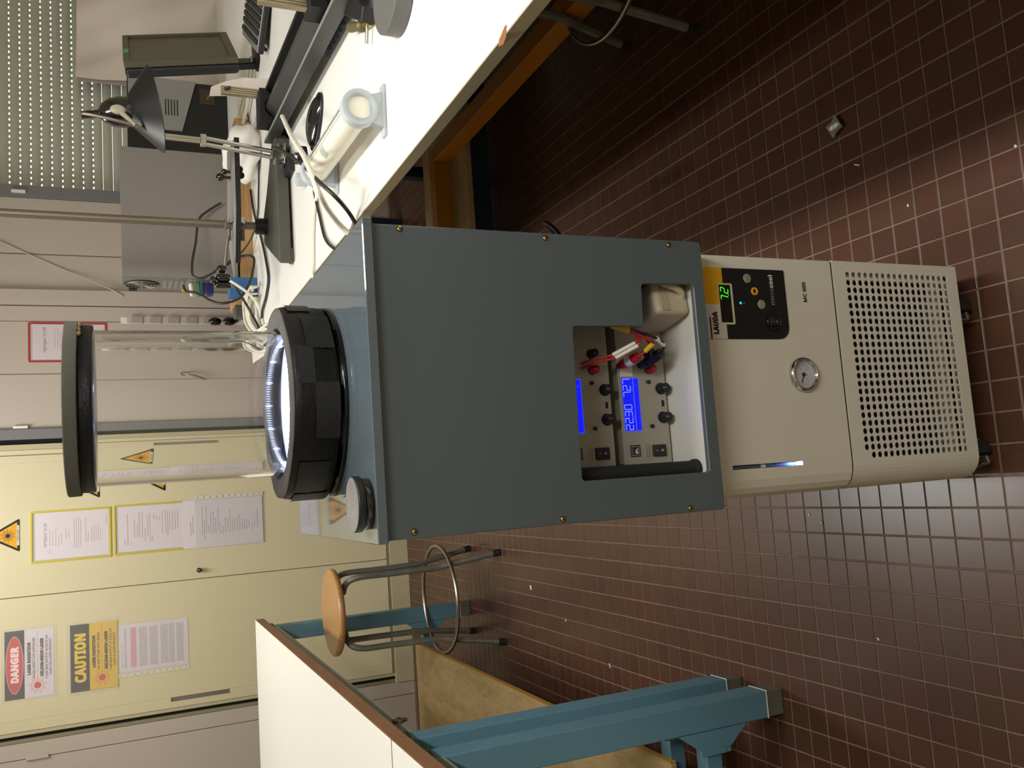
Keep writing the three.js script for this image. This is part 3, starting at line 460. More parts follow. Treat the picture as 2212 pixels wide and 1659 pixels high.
// ------------------------------------------------------------------ glass jar with its collar, lit from below
{
  const cx = -0.42, cz = 0.38, u = thing('glass_chamber', 'upright glass cylinder in a black foam collar with glowing lights, on the grey cabinet', 'glass chamber', [cx, LIDY, cz]);
  obj('base_ring', lathe([[0.100, 0], [0.1285, 0], [0.1285, 0.0085], [0.100, 0.0085], [0.100, 0]], 72), M.acrylic, u);
  // wrapped foam collar: slightly wavy outline
  const wav = (g, amp) => { const p = g.attributes.position; for (let i = 0; i < p.count; i++) { const x = p.getX(i), z = p.getZ(i), r = Math.hypot(x, z); if (r < 0.11) continue; const a = Math.atan2(z, x), k = 1 + amp * (Math.sin(a * 5 + 1) * 0.5 + Math.sin(a * 11 + 2) * 0.3 + Math.sin(a * 23) * 0.2); p.setX(i, x * k); p.setZ(i, z * k); p.setY(i, p.getY(i) + amp * 0.1 * Math.sin(a * 7 + x * 30)); } g.computeVertexNormals(); return g; };
  const col = obj('foam_collar', wav(lathe([[0.1005, 0.0095], [0.124, 0.0095], [0.1275, 0.0115], [0.1285, 0.02], [0.1298, 0.04], [0.1292, 0.058], [0.1275, 0.0655], [0.1255, 0.0668], [0.1005, 0.0675], [0.1005, 0.0095]], 90), 0.008), M.neoprene, u);
  obj('collar_top', wav(lathe([[0.1009, 0.0678], [0.112, 0.0688], [0.124, 0.0682], [0.1272, 0.067], [0.126, 0.0655], [0.1009, 0.0655]], 90), 0.008), M.foamGrey, col);
  const patches = []; // torn flaps of wrapping
  for (const [a, y, w, h] of [[0.35, 0.045, 0.05, 0.03], [0.9, 0.03, 0.06, 0.035], [1.75, 0.026, 0.07, 0.03], [2.5, 0.04, 0.06, 0.038], [2.95, 0.035, 0.045, 0.045], [1.3, 0.05, 0.05, 0.02]]) {
    const g = new THREE.CylinderGeometry(0.1315, 0.1312, h, 10, 1, true, Math.PI / 2 - a - w / 0.26, w / 0.13); patches.push(g.translate(0, y, 0));
  }
  for (const q of patches) obj('wrap_flap', q, P(0x101011, { roughness: 0.4, specularIntensity: 0.7, side: THREE.DoubleSide, bumpMap: rep(fineNoise, 3, 2), bumpScale: 0.0012 }), col);
  obj('glass_cylinder', lathe([[0.0935, 0.012], [0.0968, 0.012], [0.0968, 0.302], [0.0935, 0.302], [0.0935, 0.012]], 128), M.glass, u);
  obj('chamber_floor', lathe([[0, 0.014], [0.092, 0.014], [0.092, 0.018], [0, 0.018]], 64), S(0x15161c, 0.25), u);
  obj('felt_ring', lathe([[0.052, 0.0182], [0.092, 0.0182], [0.092, 0.0225], [0.056, 0.0225], [0.052, 0.0182]], 72), M.felt, u);
  const strip = obj('led_strip', lathe([[0.0985, 0.033], [0.1, 0.033], [0.1, 0.047], [0.0985, 0.047], [0.0985, 0.033]], 80), M.felt, u);
  const chip = new THREE.BoxGeometry(0.005, 0.0052, 0.0016);
  for (let i = 0; i < 60; i++) { const a = i / 60 * Math.PI * 2, o = obj('led', chip, M.led, strip); o.position.set(Math.cos(a) * 0.0979, 0.04, Math.sin(a) * 0.0979); o.rotation.y = -a + Math.PI / 2; }
  for (let i = 0; i < 6; i++) { const a = (i + 0.5) / 6 * Math.PI * 2, l = new THREE.PointLight(0xb9c8ff, 0.05); l.position.set(cx + Math.cos(a) * 0.088, LIDY + 0.04, cz + Math.sin(a) * 0.088); l.castShadow = true; l.shadow.radius = 0.25; scene.add(l); }
  // foam stopper on top
  const s = thing('foam_lid', 'round grey foam lid with a black plug underneath, closing the glass cylinder', 'lid', [cx, 1.3935, cz]);
  obj('lid_disc', wav(lathe([[0, 0.0155], [0.106, 0.0155], [0.1068, 0.0165], [0.1072, 0.029], [0.1062, 0.0305], [0, 0.0305]], 72), 0.0), M.foamGrey, s);
  obj('plug_band', lathe([[0.0973, 0], [0.1026, 0.0002], [0.1034, 0.003], [0.1032, 0.0155], [0.0973, 0.0155], [0.0973, 0]], 72), M.neoprene, s);
  obj('plug', lathe([[0, -0.002], [0.092, -0.002], [0.0925, 0], [0.0925, 0.0155], [0, 0.0155]], 64), S(0x252a2c, 0.2), s);
  const gl = []; for (let i = 0; i < 16; i++) { const a = 0.15 + i * 0.035 + rr(-0.01, 0.01); gl.push(new THREE.IcosahedronGeometry(rr(0.0014, 0.0032), 0).translate(Math.cos(a) * 0.1045, 0.0145 + rr(-0.001, 0.001), Math.sin(a) * 0.1045)); }
  obj('glue_bead', gl, M.glue, s);
}
{
  const c = thing('round_cap', 'flat round black cap with a scuffed grey-brown top on the cabinet lid', 'cap', [-0.5588, LIDY, 0.578]);
  obj('lower_disc', lathe([[0, 0.0002], [0.0285, 0.0002], [0.0295, 0.0012], [0.0295, 0.0085], [0.0285, 0.0098], [0, 0.0098]], 48), M.blackGloss, c);
  obj('upper_disc', lathe([[0, 0.010], [0.0312, 0.010], [0.032, 0.011], [0.032, 0.0175], [0.031, 0.0188], [0, 0.0188]], 48), M.blackPlastic, c);
  obj('cap_top', new THREE.CircleGeometry(0.0309, 44).rotateX(-Math.PI / 2).translate(0, 0.0192, 0), S(0x6e635b, 0.5, 0, { map: rep(scuff, 1, 1) }), c);
}

// ------------------------------------------------------------------ blue-framed tables on the left
{
  const H = 0.896, xe = -1.03, xw = -1.80, xm = -1.12;
  const make = (za, zb, name, label, end) => { // from far end za to near end zb
    const t = thing('work_table', label, 'table', [0, 0, 0], 0);
    obj('table_top', box(xw, xe - 0.002, H - 0.034, H, za + 0.002, zb - 0.002, 0.001), M.laminate, t);
    obj('edge_band', [box(xe - 0.002, xe, H - 0.034, H - 0.0006, za, zb, 0.0008), box(xw, xe - 0.002, H - 0.034, H - 0.0006, za, za + 0.002, 0.0006), box(xw, xe - 0.002, H - 0.034, H - 0.0006, zb - 0.002, zb, 0.0006)], M.edgeBrown, t);
    for (const z of [za + 0.055, zb - 0.0865]) for (const x of [-1.0855, xw + 0.055]) {
      const leg = obj('leg', box(x - 0.03, x + 0.03, 0.047, H - 0.0345, z - 0.03, z + 0.03, 0.003), M.blue, t);
      obj('foot_cap', box(x - 0.029, x + 0.029, 0, 0.045, z - 0.029, z + 0.029, 0.003), M.footGrey, leg);
      obj('foot_seal', box(x - 0.0305, x + 0.0305, 0.0452, 0.048, z - 0.0305, z + 0.0305, 0.0005), M.white, leg);
      if (x > -1.5) obj('bolt', [cyl([x + 0.03, H - 0.055, z], [x + 0.032, H - 0.055, z], 0.0105, 0.0105, 16), cyl([x + 0.032, H - 0.055, z], [x + 0.040, H - 0.055, z], 0.0075, 0.006, 6)], M.bolt, leg);
    }
    // apron rails with slots
    const hz = [za + 0.26, (za + zb) / 2 + 0.3, zb - 0.2];
    const rail = poly([[za + 0.027, H - 0.078], [zb - 0.1165, H - 0.078], [zb - 0.1165, H - 0.035], [za + 0.027, H - 0.035]], [hz[0], hz[2]].map((z) => roundPoly([[z - 0.03, H - 0.057], [z - 0.03, H - 0.047], [z + 0.03, H - 0.047], [z + 0.03, H - 0.057]], 0.004)));
    obj('apron_rail', ext(rail, 0.003).rotateY(-Math.PI / 2).translate(-1.0560, 0, 0), M.railGrey, t);
    obj('rear_rail', box(xw + 0.03, xw + 0.05, H - 0.078, H - 0.0345, za + 0.03, zb - 0.12, 0.001), M.railGrey, t);
    // cross stretcher between the legs, with gusset brackets
    for (const [z, s] of [[za + 0.055, 1], [zb - 0.0865, -1]]) {
      const st = obj('stretcher', box(xw + 0.086, -1.1165, 0.175, 0.215, z - 0.02, z + 0.02, 0.002), M.blue, t);
      obj('gusset', [ext(poly([[-1.1157, 0.11], [-1.1157, 0.29], [-1.155, 0.235], [-1.155, 0.155]]), 0.004).translate(0, 0, z + 0.026), box(-1.168, -1.1155, 0.155, 0.171, z - 0.028, z + 0.028, 0.001), box(-1.168, -1.155, 0.171, 0.235, z + 0.026, z + 0.03, 0.0006)], M.blue, st);
    }
    obj('long_stretcher', box(-1.47, -1.43, 0.1755, 0.2145, za + 0.0755, zb - 0.107, 0.002), M.navy, t);
    const sh = obj('lower_shelf', box(xw + 0.02, -1.2135, 0.2155, 0.2355, za + 0.01, zb - 0.04, 0.005), M.shelfTan, t);
    obj('shelf_edge', box(-1.2132, -1.2105, 0.2155, 0.234, za + 0.012, zb - 0.042, 0.001), M.shelfEdge, sh);
    return t;
  };
  make(-2.165, -0.166, 'work_table', 'blue-framed white work table beside the stool, farther of the two on the left');
  make(-0.163, 1.83, 'work_table', 'blue-framed white work table at the lower left corner, nearest the camera');
  const kn = tag(obj('wing_screw', [cyl([-1.06, 0.815, -0.37], [-1.035, 0.815, -0.37], 0.006, 0.005, 10), bx(0.008, 0.034, 0.012, -1.03, 0.815, -0.37, 0.003), bx(0.008, 0.012, 0.034, -1.03, 0.815, -0.37, 0.003)], S(0x5a4a38, 0.6, 0.3)), 'dark wing screw hanging under the rail of the far blue-framed table', 'screw');
  kn.position.set(-0.022, 0.004, 0);
}

// ------------------------------------------------------------------ stools
{
  const woodC = canvas(512, 512);
  { const g = woodC[1]; g.fillStyle = '#b98a55'; g.fillRect(0, 0, 512, 512); for (let i = 0; i < 260; i++) { const y = rnd() * 512; g.strokeStyle = `rgba(${rnd() < 0.5 ? '90,55,25' : '214,170,112'},${0.04 + rnd() * 0.1})`; g.lineWidth = 1 + rnd() * 5; g.beginPath(); for (let x = 0; x <= 512; x += 32) g.lineTo(x, y + Math.sin(x / 90 + i * 0.1) * 7); g.stroke(); } for (let i = 0; i < 50; i++) { g.fillStyle = `rgba(80,50,25,${0.02 + rnd() * 0.06})`; g.beginPath(); g.ellipse(rnd() * 512, rnd() * 512, 10 + rnd() * 40, 6 + rnd() * 16, 0, 0, 7); g.fill(); } }
  const seatMat = S(0xffffff, 0.33, 0, { map: ctex(woodC[0]) });
  const stool = thing('stool', 'round wooden stool with grey tube legs and a steel foot ring, by the left tables', 'stool', [-1.0, 0, -1.868]);
  const seat = lathe([[0, 0.628], [0.155, 0.628], [0.163, 0.632], [0.166, 0.641], [0.164, 0.65], [0.157, 0.655], [0, 0.657]], 60);
  { const p = seat.attributes.position; for (let i = 0; i < p.count; i++) seat.attributes.uv.setXY(i, p.getX(i) * 1.4 + 0.5, p.getZ(i) * 3 + 0.5); }
  obj('seat', seat, seatMat, stool);
  const r = 0.0118;
  for (const sx of [1, -1]) {
    obj('mounting_plate', bx(0.05, 0.006, 0.12, sx * 0.06, 0.6248, 0, 0.001), M.stoolPaint, stool);
    for (const sz of [1, -1]) {
      const leg = obj('leg', rod([[sx * 0.075, 0.611, sz * 0.05], [sx * 0.1, 0.609, sz * 0.072], [sx * 0.122, 0.594, sz * 0.1], [sx * 0.131, 0.565, sz * 0.112], [sx * 0.133, 0.45, sz * 0.115], [sx * 0.135, 0.33, sz * 0.118], [sx * 0.137, 0.25, sz * 0.121], [sx * 0.145, 0.2, sz * 0.131], [sx * 0.160, 0.1, sz * 0.151], [sx * 0.174, 0.012, sz * 0.169]], r, 12), M.stoolPaint, stool);
      obj('rubber_foot', cyl([sx * 0.1715, 0.03, sz * 0.1665], [sx * 0.1757, 0.0, sz * 0.1715], 0.0138, 0.0138, 14), M.rubber, leg);
    }
  }
  obj('foot_ring', new THREE.TorusGeometry(0.212, 0.0075, 12, 72).rotateX(Math.PI / 2).translate(0, 0.207, 0), M.steel, stool);
  const b = stool.clone(); b.name = numbered('stool'); scene.add(b);
  b.userData = { ...stool.userData, label: 'dark grey tube-legged stool in the shadow under the white bench' };
  b.position.set(0.79, 0, -0.25); b.rotation.y = -0.35;
}

// ------------------------------------------------------------------ white bench on the right
const BY = 0.899;
{
  const xa = 0.033, xb = 1.75, za = -1.95, zb = 1.35;
  const t = thing('lab_bench', 'long white laboratory bench with a low mustard-yellow frame, on the right of the aisle', 'bench', [0, 0, 0]);
  // worktop with a chipped front edge
  obj('underside_absorber', box(xa + 0.002, xb, BY - 0.026, BY - 0.0228, za, zb, 0), S(0x4a4238, 0.8), t);  // added dark layer that soaks up light bounced under the bench
  let top = new Brush(box(xa, xb, BY - 0.0225, BY, za, zb, 0.0008)); top.updateMatrixWorld();
  const ev = new Evaluator();
  for (const [x, z, w, d] of [[xa, 0.588, 0.009, 0.02], [xa, -0.255, 0.008, 0.03]]) {
    const c = new Brush(new THREE.DodecahedronGeometry(1, 0).scale(w, 0.004, d).rotateY(0.4).translate(x, BY, z)); c.updateMatrixWorld(); top = ev.evaluate(top, c, SUBTRACTION); top.updateMatrixWorld();
  }
  obj('bench_top', top.geometry, M.laminate, t);
  obj('front_edge', box(xa - 0.0018, xa - 0.0001, BY - 0.0225, BY - 0.0006, za, zb, 0.0006), M.laminateEdge, t);
  for (const [z, w, d] of [[0.588, 0.0085, 0.019], [-0.255, 0.0075, 0.028]]) obj('edge_chip', new THREE.DodecahedronGeometry(1, 0).scale(w, 0.0016, d).rotateY(0.4).translate(xa, BY - 0.0012, z), S(0x8c5a33, 0.8), t);
  // low mustard frame
  const f = (x0, x1, y0, y1, z0, z1) => box(x0, x1, y0, y1, z0, z1, 0.002);
  obj('long_rail', f(0.715, 0.775, 0.173, 0.238, -1.5315, zb - 0.1), M.mustard, t);
  obj('end_rail', f(0.10, 0.7748, 0.173, 0.238, -1.592, -1.532), M.mustard, t);
  obj('end_rail', f(0.10, 0.714, 0.173, 0.238, zb - 0.16, zb - 0.1), M.mustard, t);
  for (const [x, z] of [[0.08, -1.562], [0.08, zb - 0.13], [1.62, -1.562], [1.62, zb - 0.13]]) {
    const l = obj('leg', f(x - 0.03, x + 0.03, 0.02, BY - 0.0265, z - 0.03, z + 0.03), x > 1 ? M.navy : M.mustard, t);
    obj('foot_cap', f(x - 0.032, x + 0.032, 0, 0.0195, z - 0.032, z + 0.032), M.rubber, l);
  }
  obj('lower_shelf', box(0.02, 1.12, 0.150, 0.1725, -1.86, -1.36, 0.003), M.shelfTan, t);
  obj('shelf_shade_bar', box(0.03, 1.1, 0.06, 0.1495, -1.43, -1.40, 0.002), M.navy, t);  // added navy bar, stands in for dark floor reflection and shelf-edge shade
  obj('bounce_blocker', box(1.69, 1.71, 0.0005, BY - 0.0235, -1.9, zb - 0.02, 0.002), S(0x3a332b, 0.7), t);  // added dark panel down to the floor, keeps wall bounce light out below
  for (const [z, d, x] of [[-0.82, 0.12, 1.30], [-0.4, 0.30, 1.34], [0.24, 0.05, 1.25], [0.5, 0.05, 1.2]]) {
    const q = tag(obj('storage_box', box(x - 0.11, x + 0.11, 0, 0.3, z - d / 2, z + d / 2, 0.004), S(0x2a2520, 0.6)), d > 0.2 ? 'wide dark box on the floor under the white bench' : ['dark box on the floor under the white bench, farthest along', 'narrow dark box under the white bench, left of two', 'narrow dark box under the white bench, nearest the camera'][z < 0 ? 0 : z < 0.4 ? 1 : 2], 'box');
  }
  // second, set-back table in the window corner
  const u = thing('corner_table', 'white table in the window corner carrying the black computer', 'table', [0, 0, 0]);
  obj('table_top', box(0.80, 2.45, BY - 0.03, BY, -2.8, -1.953, 0.001), M.laminate, u);
  for (const [x, z] of [[0.84, -2.75], [2.4, -2.75], [0.84, -2.0], [2.4, -2.0]]) obj('leg', box(x - 0.025, x + 0.025, 0, BY - 0.0305, z - 0.025, z + 0.025, 0.002), M.navy, u);
}

// ------------------------------------------------------------------ papers, signs and stickers on the far wall
{
  const z = Z0 + 0.0062; // door face
  const bars = (g, x0, x1, y, h, col) => { g.fillStyle = col; let x = x0; while (x < x1) { const w = 6 + rnd() * 26; g.fillRect(x, y, Math.min(w, x1 - x), h); x += w + 5; } };
  const lines = (g, w, h, rows, col = '#6d666b') => { for (const [x0, x1, y] of rows) bars(g, x0 * w, x1 * w, y * h, h * 0.006, col); };
  const star = (g, cx, cy, r, n, col) => { g.strokeStyle = g.fillStyle = col; g.beginPath(); g.arc(cx, cy, r, 0, 7); g.fill(); for (let i = 0; i < n; i++) { const a = i / n * Math.PI * 2, l = i % 2 ? 2.0 : 2.6; g.lineWidth = r * 0.13; g.beginPath(); g.moveTo(cx + Math.cos(a) * r * 1.3, cy + Math.sin(a) * r * 1.3); g.lineTo(cx + Math.cos(a) * r * l, cy + Math.sin(a) * r * l); g.stroke(); } };
  const sign = (bg, head) => (g, w, h) => {
    g.fillStyle = bg; g.fillRect(0, 0, w, h); g.fillStyle = '#2b2622'; g.fillRect(0, 0, w, h * 0.40);
    if (head === 'DANGER') {
      g.fillStyle = '#e0ced0'; g.beginPath(); g.ellipse(w / 2, h * 0.20, w * 0.42, h * 0.18, 0, 0, 7); g.fill();
      g.fillStyle = '#c9392f'; g.beginPath(); g.ellipse(w / 2, h * 0.20, w * 0.412, h * 0.17, 0, 0, 7); g.fill(); g.fillStyle = '#f3dcdc';
    } else g.fillStyle = '#e8c524';
    g.font = `bold ${head === 'DANGER' ? 0.2 * h : 0.3 * h}px sans-serif`; g.save(); g.translate(w / 2, h * (head === 'DANGER' ? 0.205 : 0.21)); if (head !== 'DANGER') g.scale(0.84, 1); boldText(g, head, 0, 0, 0.09); g.restore();
    g.fillStyle = '#3a3330'; const T1 = (s, y, px, b = '') => { g.font = `${b} ${px * h}px sans-serif`; boldText(g, s, w * 0.57, y * h, b ? 0.12 : 0.05); };
    T1('LASER RADIATION', 0.495, 0.085, 'bold'); T1(head === 'DANGER' ? 'AVOID DIRECT EYE EXPOSURE' : 'DO NOT STARE INTO BEAM', 0.59, 0.07);
    T1('HELIUM-NEON LASER', 0.755, 0.085, 'bold'); T1(head === 'DANGER' ? '5 mW MAX OUTPUT at 632.8 nm' : '1 mW MAX OUTPUT AT 632.8 nm', 0.85, 0.068); T1(head === 'DANGER' ? 'CLASS IIIa LASER PRODUCT' : 'CLASS II LASER PRODUCT', 0.93, 0.068);
    g.fillStyle = '#b8433a'; g.fillRect(w * 0.2, h * 0.665, w * 0.78, 3);
    star(g, w * 0.17, h * 0.665, h * 0.075, 18, '#cf3f35');
  };
  const put = (name, label, cat, x0, x1, y0, y1, draw, dz = 0, group) => { const w = x1 - x0, h = y1 - y0; const o = sheet(name, w, h, 0.0008, print(w, h, 2600, draw, 0.6), M.paper); o.position.set((x0 + x1) / 2, (y0 + y1) / 2, z + 0.0006 + dz); return tag(o, label, cat, group); };
  const pocket = (name, label, x0, x1, y0, y1, dz, holes) => {
    const t = thing(name, label, 'sleeve', [(x0 + x1) / 2, (y0 + y1) / 2, z + dz]); const w = x1 - x0, h = y1 - y0;
    obj('film', box(-w / 2, w / 2, -h / 2, h / 2, 0, 0.0005, 0), M.pocket, t);
    if (holes) { const s = Math.sign(holes), xs = s * (w / 2 + 0.009), st = obj('punched_strip', ext(poly([[xs - 0.009, -h / 2], [xs + 0.009, -h / 2], [xs + 0.009, h / 2], [xs - 0.009, h / 2]], Array.from({ length: 11 }, (_, i) => { const p = new THREE.Path(); p.absarc(xs, -h / 2 + h * (i + 0.5) / 11, 0.0032, 0, 6.3, true); return p; })), 0.0006, 0, 6), S(0xd8d3c4, 0.3), t); }
    return t;
  };
  put('danger_sign', 'black, red and white DANGER laser radiation sign on the left cream door', 'sign', -1.353, -1.056, 1.676, 1.869, sign('#ddd3d8', 'DANGER'));
  pocket('clear_sleeve', 'clear plastic sleeve holding the DANGER sign on the left cream door', -1.362, -1.043, 1.664, 1.885, 0.0022);
  put('caution_sign', 'black and yellow CAUTION laser radiation sign on the left cream door', 'sign', -1.358, -1.06, 1.414, 1.609, sign('#e0b92a', 'CAUTION'), 0.0024);
  pocket('clear_sleeve', 'clear plastic sleeve holding the yellow CAUTION sign on the left cream door', -1.37, -1.045, 1.411, 1.632, 0.0042);
  put('notice_sheet', 'paper notice with a pink band and grey text blocks below the CAUTION sign', 'notice', -1.302, -1.085, 1.107, 1.409, (g, w, h) => {
    g.fillStyle = '#ddd2d8'; g.fillRect(0, 0, w, h);
    const block = (y0, y1, col) => { for (let y = y0; y < y1; y += 0.012) bars(g, w * 0.09, w * (0.9 + rnd() * 0.02), y * h, h * 0.006, col); };
    bars(g, w * 0.1, w * 0.62, 0.045 * h, 5, '#a29aa0'); block(0.08, 0.115, '#9a9298'); g.fillStyle = '#dfb0b6'; g.fillRect(w * 0.09, 0.165 * h, w * 0.83, h * 0.085); block(0.172, 0.245, '#c98f98');
    block(0.29, 0.40, '#9d959b'); block(0.44, 0.56, '#9d959b'); block(0.60, 0.70, '#9d959b'); block(0.72, 0.80, '#9d959b'); block(0.83, 0.93, '#9d959b');
  }, 0.0002);
  pocket('clear_sleeve', 'clear crumpled punched sleeve over the pink-banded notice on the left cream door', -1.306, -1.08, 1.104, 1.413, 0.0014, -1);
  // laser warning triangles
  const tri = (cx, y0, label) => {
    const w = 0.151, h = 0.132, t = thing('warning_sticker', label, 'sticker', [cx, y0, z]);
    const P3 = (k) => [[-w / 2 * k, (1 - k) * h * 0.36], [w / 2 * k, (1 - k) * h * 0.36], [0, h * k + (1 - k) * h * 0.36]];
    obj('border', ext(poly(roundPoly(P3(1), 0.011)), 0.0005), M.black, t);
    obj('field', ext(poly(P3(0.78)), 0.0002).translate(0, 0, 0.0005), S(0xe0a21a, 0.5), t);
    const st = []; const c = [0, h * 0.36];
    st.push(new THREE.CircleGeometry(0.0095, 20).translate(c[0], c[1], 0));
    for (let i = 0; i < 20; i++) { const a = i / 20 * Math.PI * 2 + 0.05, l = i % 2 ? 0.024 : 0.031; st.push(new THREE.PlaneGeometry(l - 0.011, 0.0016).translate((l + 0.011) / 2, 0, 0).rotateZ(a).translate(c[0], c[1], 0)); }
    obj('sunburst', st.map((g) => g.translate(0, 0, 0.0009)), M.black, t);
    obj('caption_strip', face(0.09, 0.0105, 0, 0.0075, 0.0009), print(0.09, 0.0105, 6000, (g, W, H) => { g.fillStyle = '#cfc8b4'; g.fillRect(0, 0, W, H); g.fillStyle = '#241f1a'; g.font = 'bold 44px sans-serif'; g.fillText('RAYON LASER', W / 2, H / 2); }), t);
    return t;
  };
  tri(-0.634, 1.806, 'yellow triangular laser warning sticker above the yellow frames, at the left edge of the photo');
  tri(-0.416, 1.476, 'yellow triangular laser warning sticker partly hidden behind the foam lid');
  tri(-0.404, 1.189, 'yellow triangular laser warning sticker seen through the glass cylinder');
  // framed documents
  const frame = (x0, x1, y0, y1, label, mat, draw, mirror, zf = z) => {
    const t = thing('document_frame', label, 'frame', [(x0 + x1) / 2, (y0 + y1) / 2, zf]); const w = x1 - x0, h = y1 - y0, b = 0.0085;
    const f = obj('border', ext(poly(roundPoly([[-w / 2, -h / 2], [w / 2, -h / 2], [w / 2, h / 2], [-w / 2, h / 2]], 0.008), [[[-w / 2 + b, -h / 2 + b], [-w / 2 + b, h / 2 - b], [w / 2 - b, h / 2 - b], [w / 2 - b, -h / 2 + b]]]), 0.004, 0.0008), mat, t);
    obj('backing', box(-w / 2 + b, w / 2 - b, -h / 2 + b, h / 2 - b, 0.0002, 0.0012, 0), S(0xb9b4aa, 0.5), t);
    const pw = w - 2 * b - 0.006, ph = h - 2 * b - 0.012; const p = sheet('page', pw, ph, 0.0004, print(pw, ph, 2400, draw), M.paper, t); p.position.set(0.002, -0.004, 0.0015);
    return t;
  };
  frame(-0.768, -0.534, 1.431, 1.764, 'yellow-framed page headed OPTIQUE 12.00, upper of the two', M.yellowFrame, (g, w, h) => {
    g.fillStyle = '#dad0d6'; g.fillRect(0, 0, w, h); g.fillStyle = '#5c555a'; g.font = `${h * 0.052}px sans-serif`; g.fillText('OPTIQUE 12.00', w * 0.52, h * 0.135);
    lines(g, w, h, [[0.12, 0.2, 0.19], [0.3, 0.62, 0.19], [0.28, 0.58, 0.23], [0.28, 0.68, 0.27], [0.26, 0.5, 0.31], [0.3, 0.55, 0.35], [0.4, 0.66, 0.41], [0.42, 0.6, 0.45], [0.2, 0.84, 0.52], [0.2, 0.86, 0.55], [0.2, 0.86, 0.58], [0.22, 0.8, 0.61], [0.3, 0.84, 0.68], [0.32, 0.5, 0.71], [0.32, 0.62, 0.76], [0.32, 0.66, 0.79], [0.32, 0.64, 0.82], [0.33, 0.7, 0.85], [0.33, 0.56, 0.88], [0.66, 0.9, 0.965]], '#8f878d');
  });
  frame(-0.765, -0.531, 1.0865, 1.4195, 'yellow-framed printed page, lower of the two, its foot covered by another sheet', M.yellowFrame, (g, w, h) => {
    g.fillStyle = '#dad0d6'; g.fillRect(0, 0, w, h);
    lines(g, w, h, [[0.16, 0.26, 0.09], [0.14, 0.84, 0.13], [0.14, 0.2, 0.18], [0.3, 0.7, 0.23], [0.3, 0.6, 0.27], [0.3, 0.86, 0.3], [0.28, 0.84, 0.34], [0.2, 0.5, 0.38], [0.3, 0.78, 0.42], [0.2, 0.82, 0.45], [0.2, 0.3, 0.48], [0.68, 0.8, 0.51], [0.66, 0.74, 0.55], [0.64, 0.74, 0.59], [0.36, 0.84, 0.63], [0.36, 0.88, 0.68], [0.3, 0.82, 0.71], [0.4, 0.8, 0.74], [0.4, 0.82, 0.78], [0.42, 0.82, 0.82], [0.42, 0.84, 0.86]]);
  });
  put('notice_sheet', 'white printed sheet overlapping the foot of the lower yellow frame', 'notice', -0.763, -0.532, 0.742, 1.116, (g, w, h) => {
    g.fillStyle = '#d8ced5'; g.fillRect(0, 0, w, h); g.fillStyle = '#ded6da'; g.fillRect(0, 0, w, h * 0.155);
    lines(g, w, h, [[0.28, 0.55, 0.09], [0.3, 0.68, 0.12], [0.26, 0.86, 0.235], [0.16, 0.56, 0.26], [0.3, 0.86, 0.285], [0.3, 0.46, 0.31], [0.26, 0.72, 0.34], [0.26, 0.74, 0.37], [0.26, 0.6, 0.40], [0.34, 0.84, 0.43], [0.18, 0.22, 0.43], [0.26, 0.5, 0.46], [0.26, 0.42, 0.49], [0.26, 0.6, 0.52], [0.28, 0.58, 0.55], [0.28, 0.78, 0.58], [0.28, 0.58, 0.61], [0.3, 0.58, 0.64], [0.3, 0.58, 0.67], [0.3, 0.64, 0.7], [0.3, 0.48, 0.73], [0.32, 0.54, 0.76], [0.32, 0.52, 0.79], [0.34, 0.5, 0.82], [0.28, 0.42, 0.86], [0.34, 0.52, 0.89], [0.34, 0.72, 0.93]]);
  }, 0.0046);
  pocket('clear_sleeve', 'clear punched sleeve over the sheet below the lower yellow frame', -0.766, -0.530, 0.738, 1.06, 0.0058, 1);
  frame(0.156, 0.346, 1.434, 1.768, 'red-framed page headed Optique 11.00 on the grey panel', M.redFrame, (g, w, h) => {
    g.fillStyle = '#d6cbd0'; g.fillRect(0, 0, w, h); g.fillStyle = '#57504f'; g.font = `${h * 0.06}px serif`; g.fillText('Optique 11.00', w * 0.56, h * 0.16);
    lines(g, w, h, [[0.3, 0.86, 0.3], [0.3, 0.9, 0.34], [0.32, 0.8, 0.38], [0.36, 0.82, 0.42], [0.34, 0.78, 0.46], [0.34, 0.8, 0.5], [0.34, 0.72, 0.54]], '#938b90'); lines(g, w, h, [[0.3, 0.5, 0.8], [0.3, 0.6, 0.84]], '#c08088');
  }, false, Z0 - 0.0035);
  // stacked pocket dispenser with goggles below it
  const d = thing('pocket_strip', 'narrow white wall strip of stacked clear pockets beside the grey panel', 'organiser', [0.357, 0, Z0 + 0.0125]);
  obj('backing_strip', box(-0.018, 0.016, 0.79, 1.372, 0, 0.002, 0.001), M.white, d);
  for (let i = 0; i < 6; i++) { const y = 1.345 - i * 0.083; const sc = ext(poly([[0, y - 0.076], [0.014, y - 0.07], [0.022, y - 0.02], [0.02, y], [0.018, y], [0.019, y - 0.02], [0.011, y - 0.068], [0, y - 0.073]]), 0.032).rotateY(-Math.PI / 2).translate(0.015, 0, 0.002); obj('pocket', sc, P(0xb9b3a8, { roughness: 0.15, clearcoat: 0.8 }), d); }
  const gg = thing('goggles', 'black laser goggles hanging below the stacked pockets on the wall', 'goggles', [0.352, 0.905, Z0 + 0.03], 0);
  for (const s of [1, -1]) obj('lens', new THREE.SphereGeometry(1, 20, 12).scale(0.02, 0.033, 0.014).translate(0, s * 0.033, 0), M.blackGloss, gg);
  obj('bridge', bx(0.012, 0.014, 0.01, 0, 0, 0, 0.003), M.blackPlastic, gg);
  obj('strap', tube([[0, 0.06, 0], [0.012, 0.075, -0.004], [0.02, 0.03, -0.012], [0.02, -0.05, -0.012], [0.008, -0.075, -0.006], [0, -0.062, 0]], 0.0035, 40, 6), M.blackCable, gg);
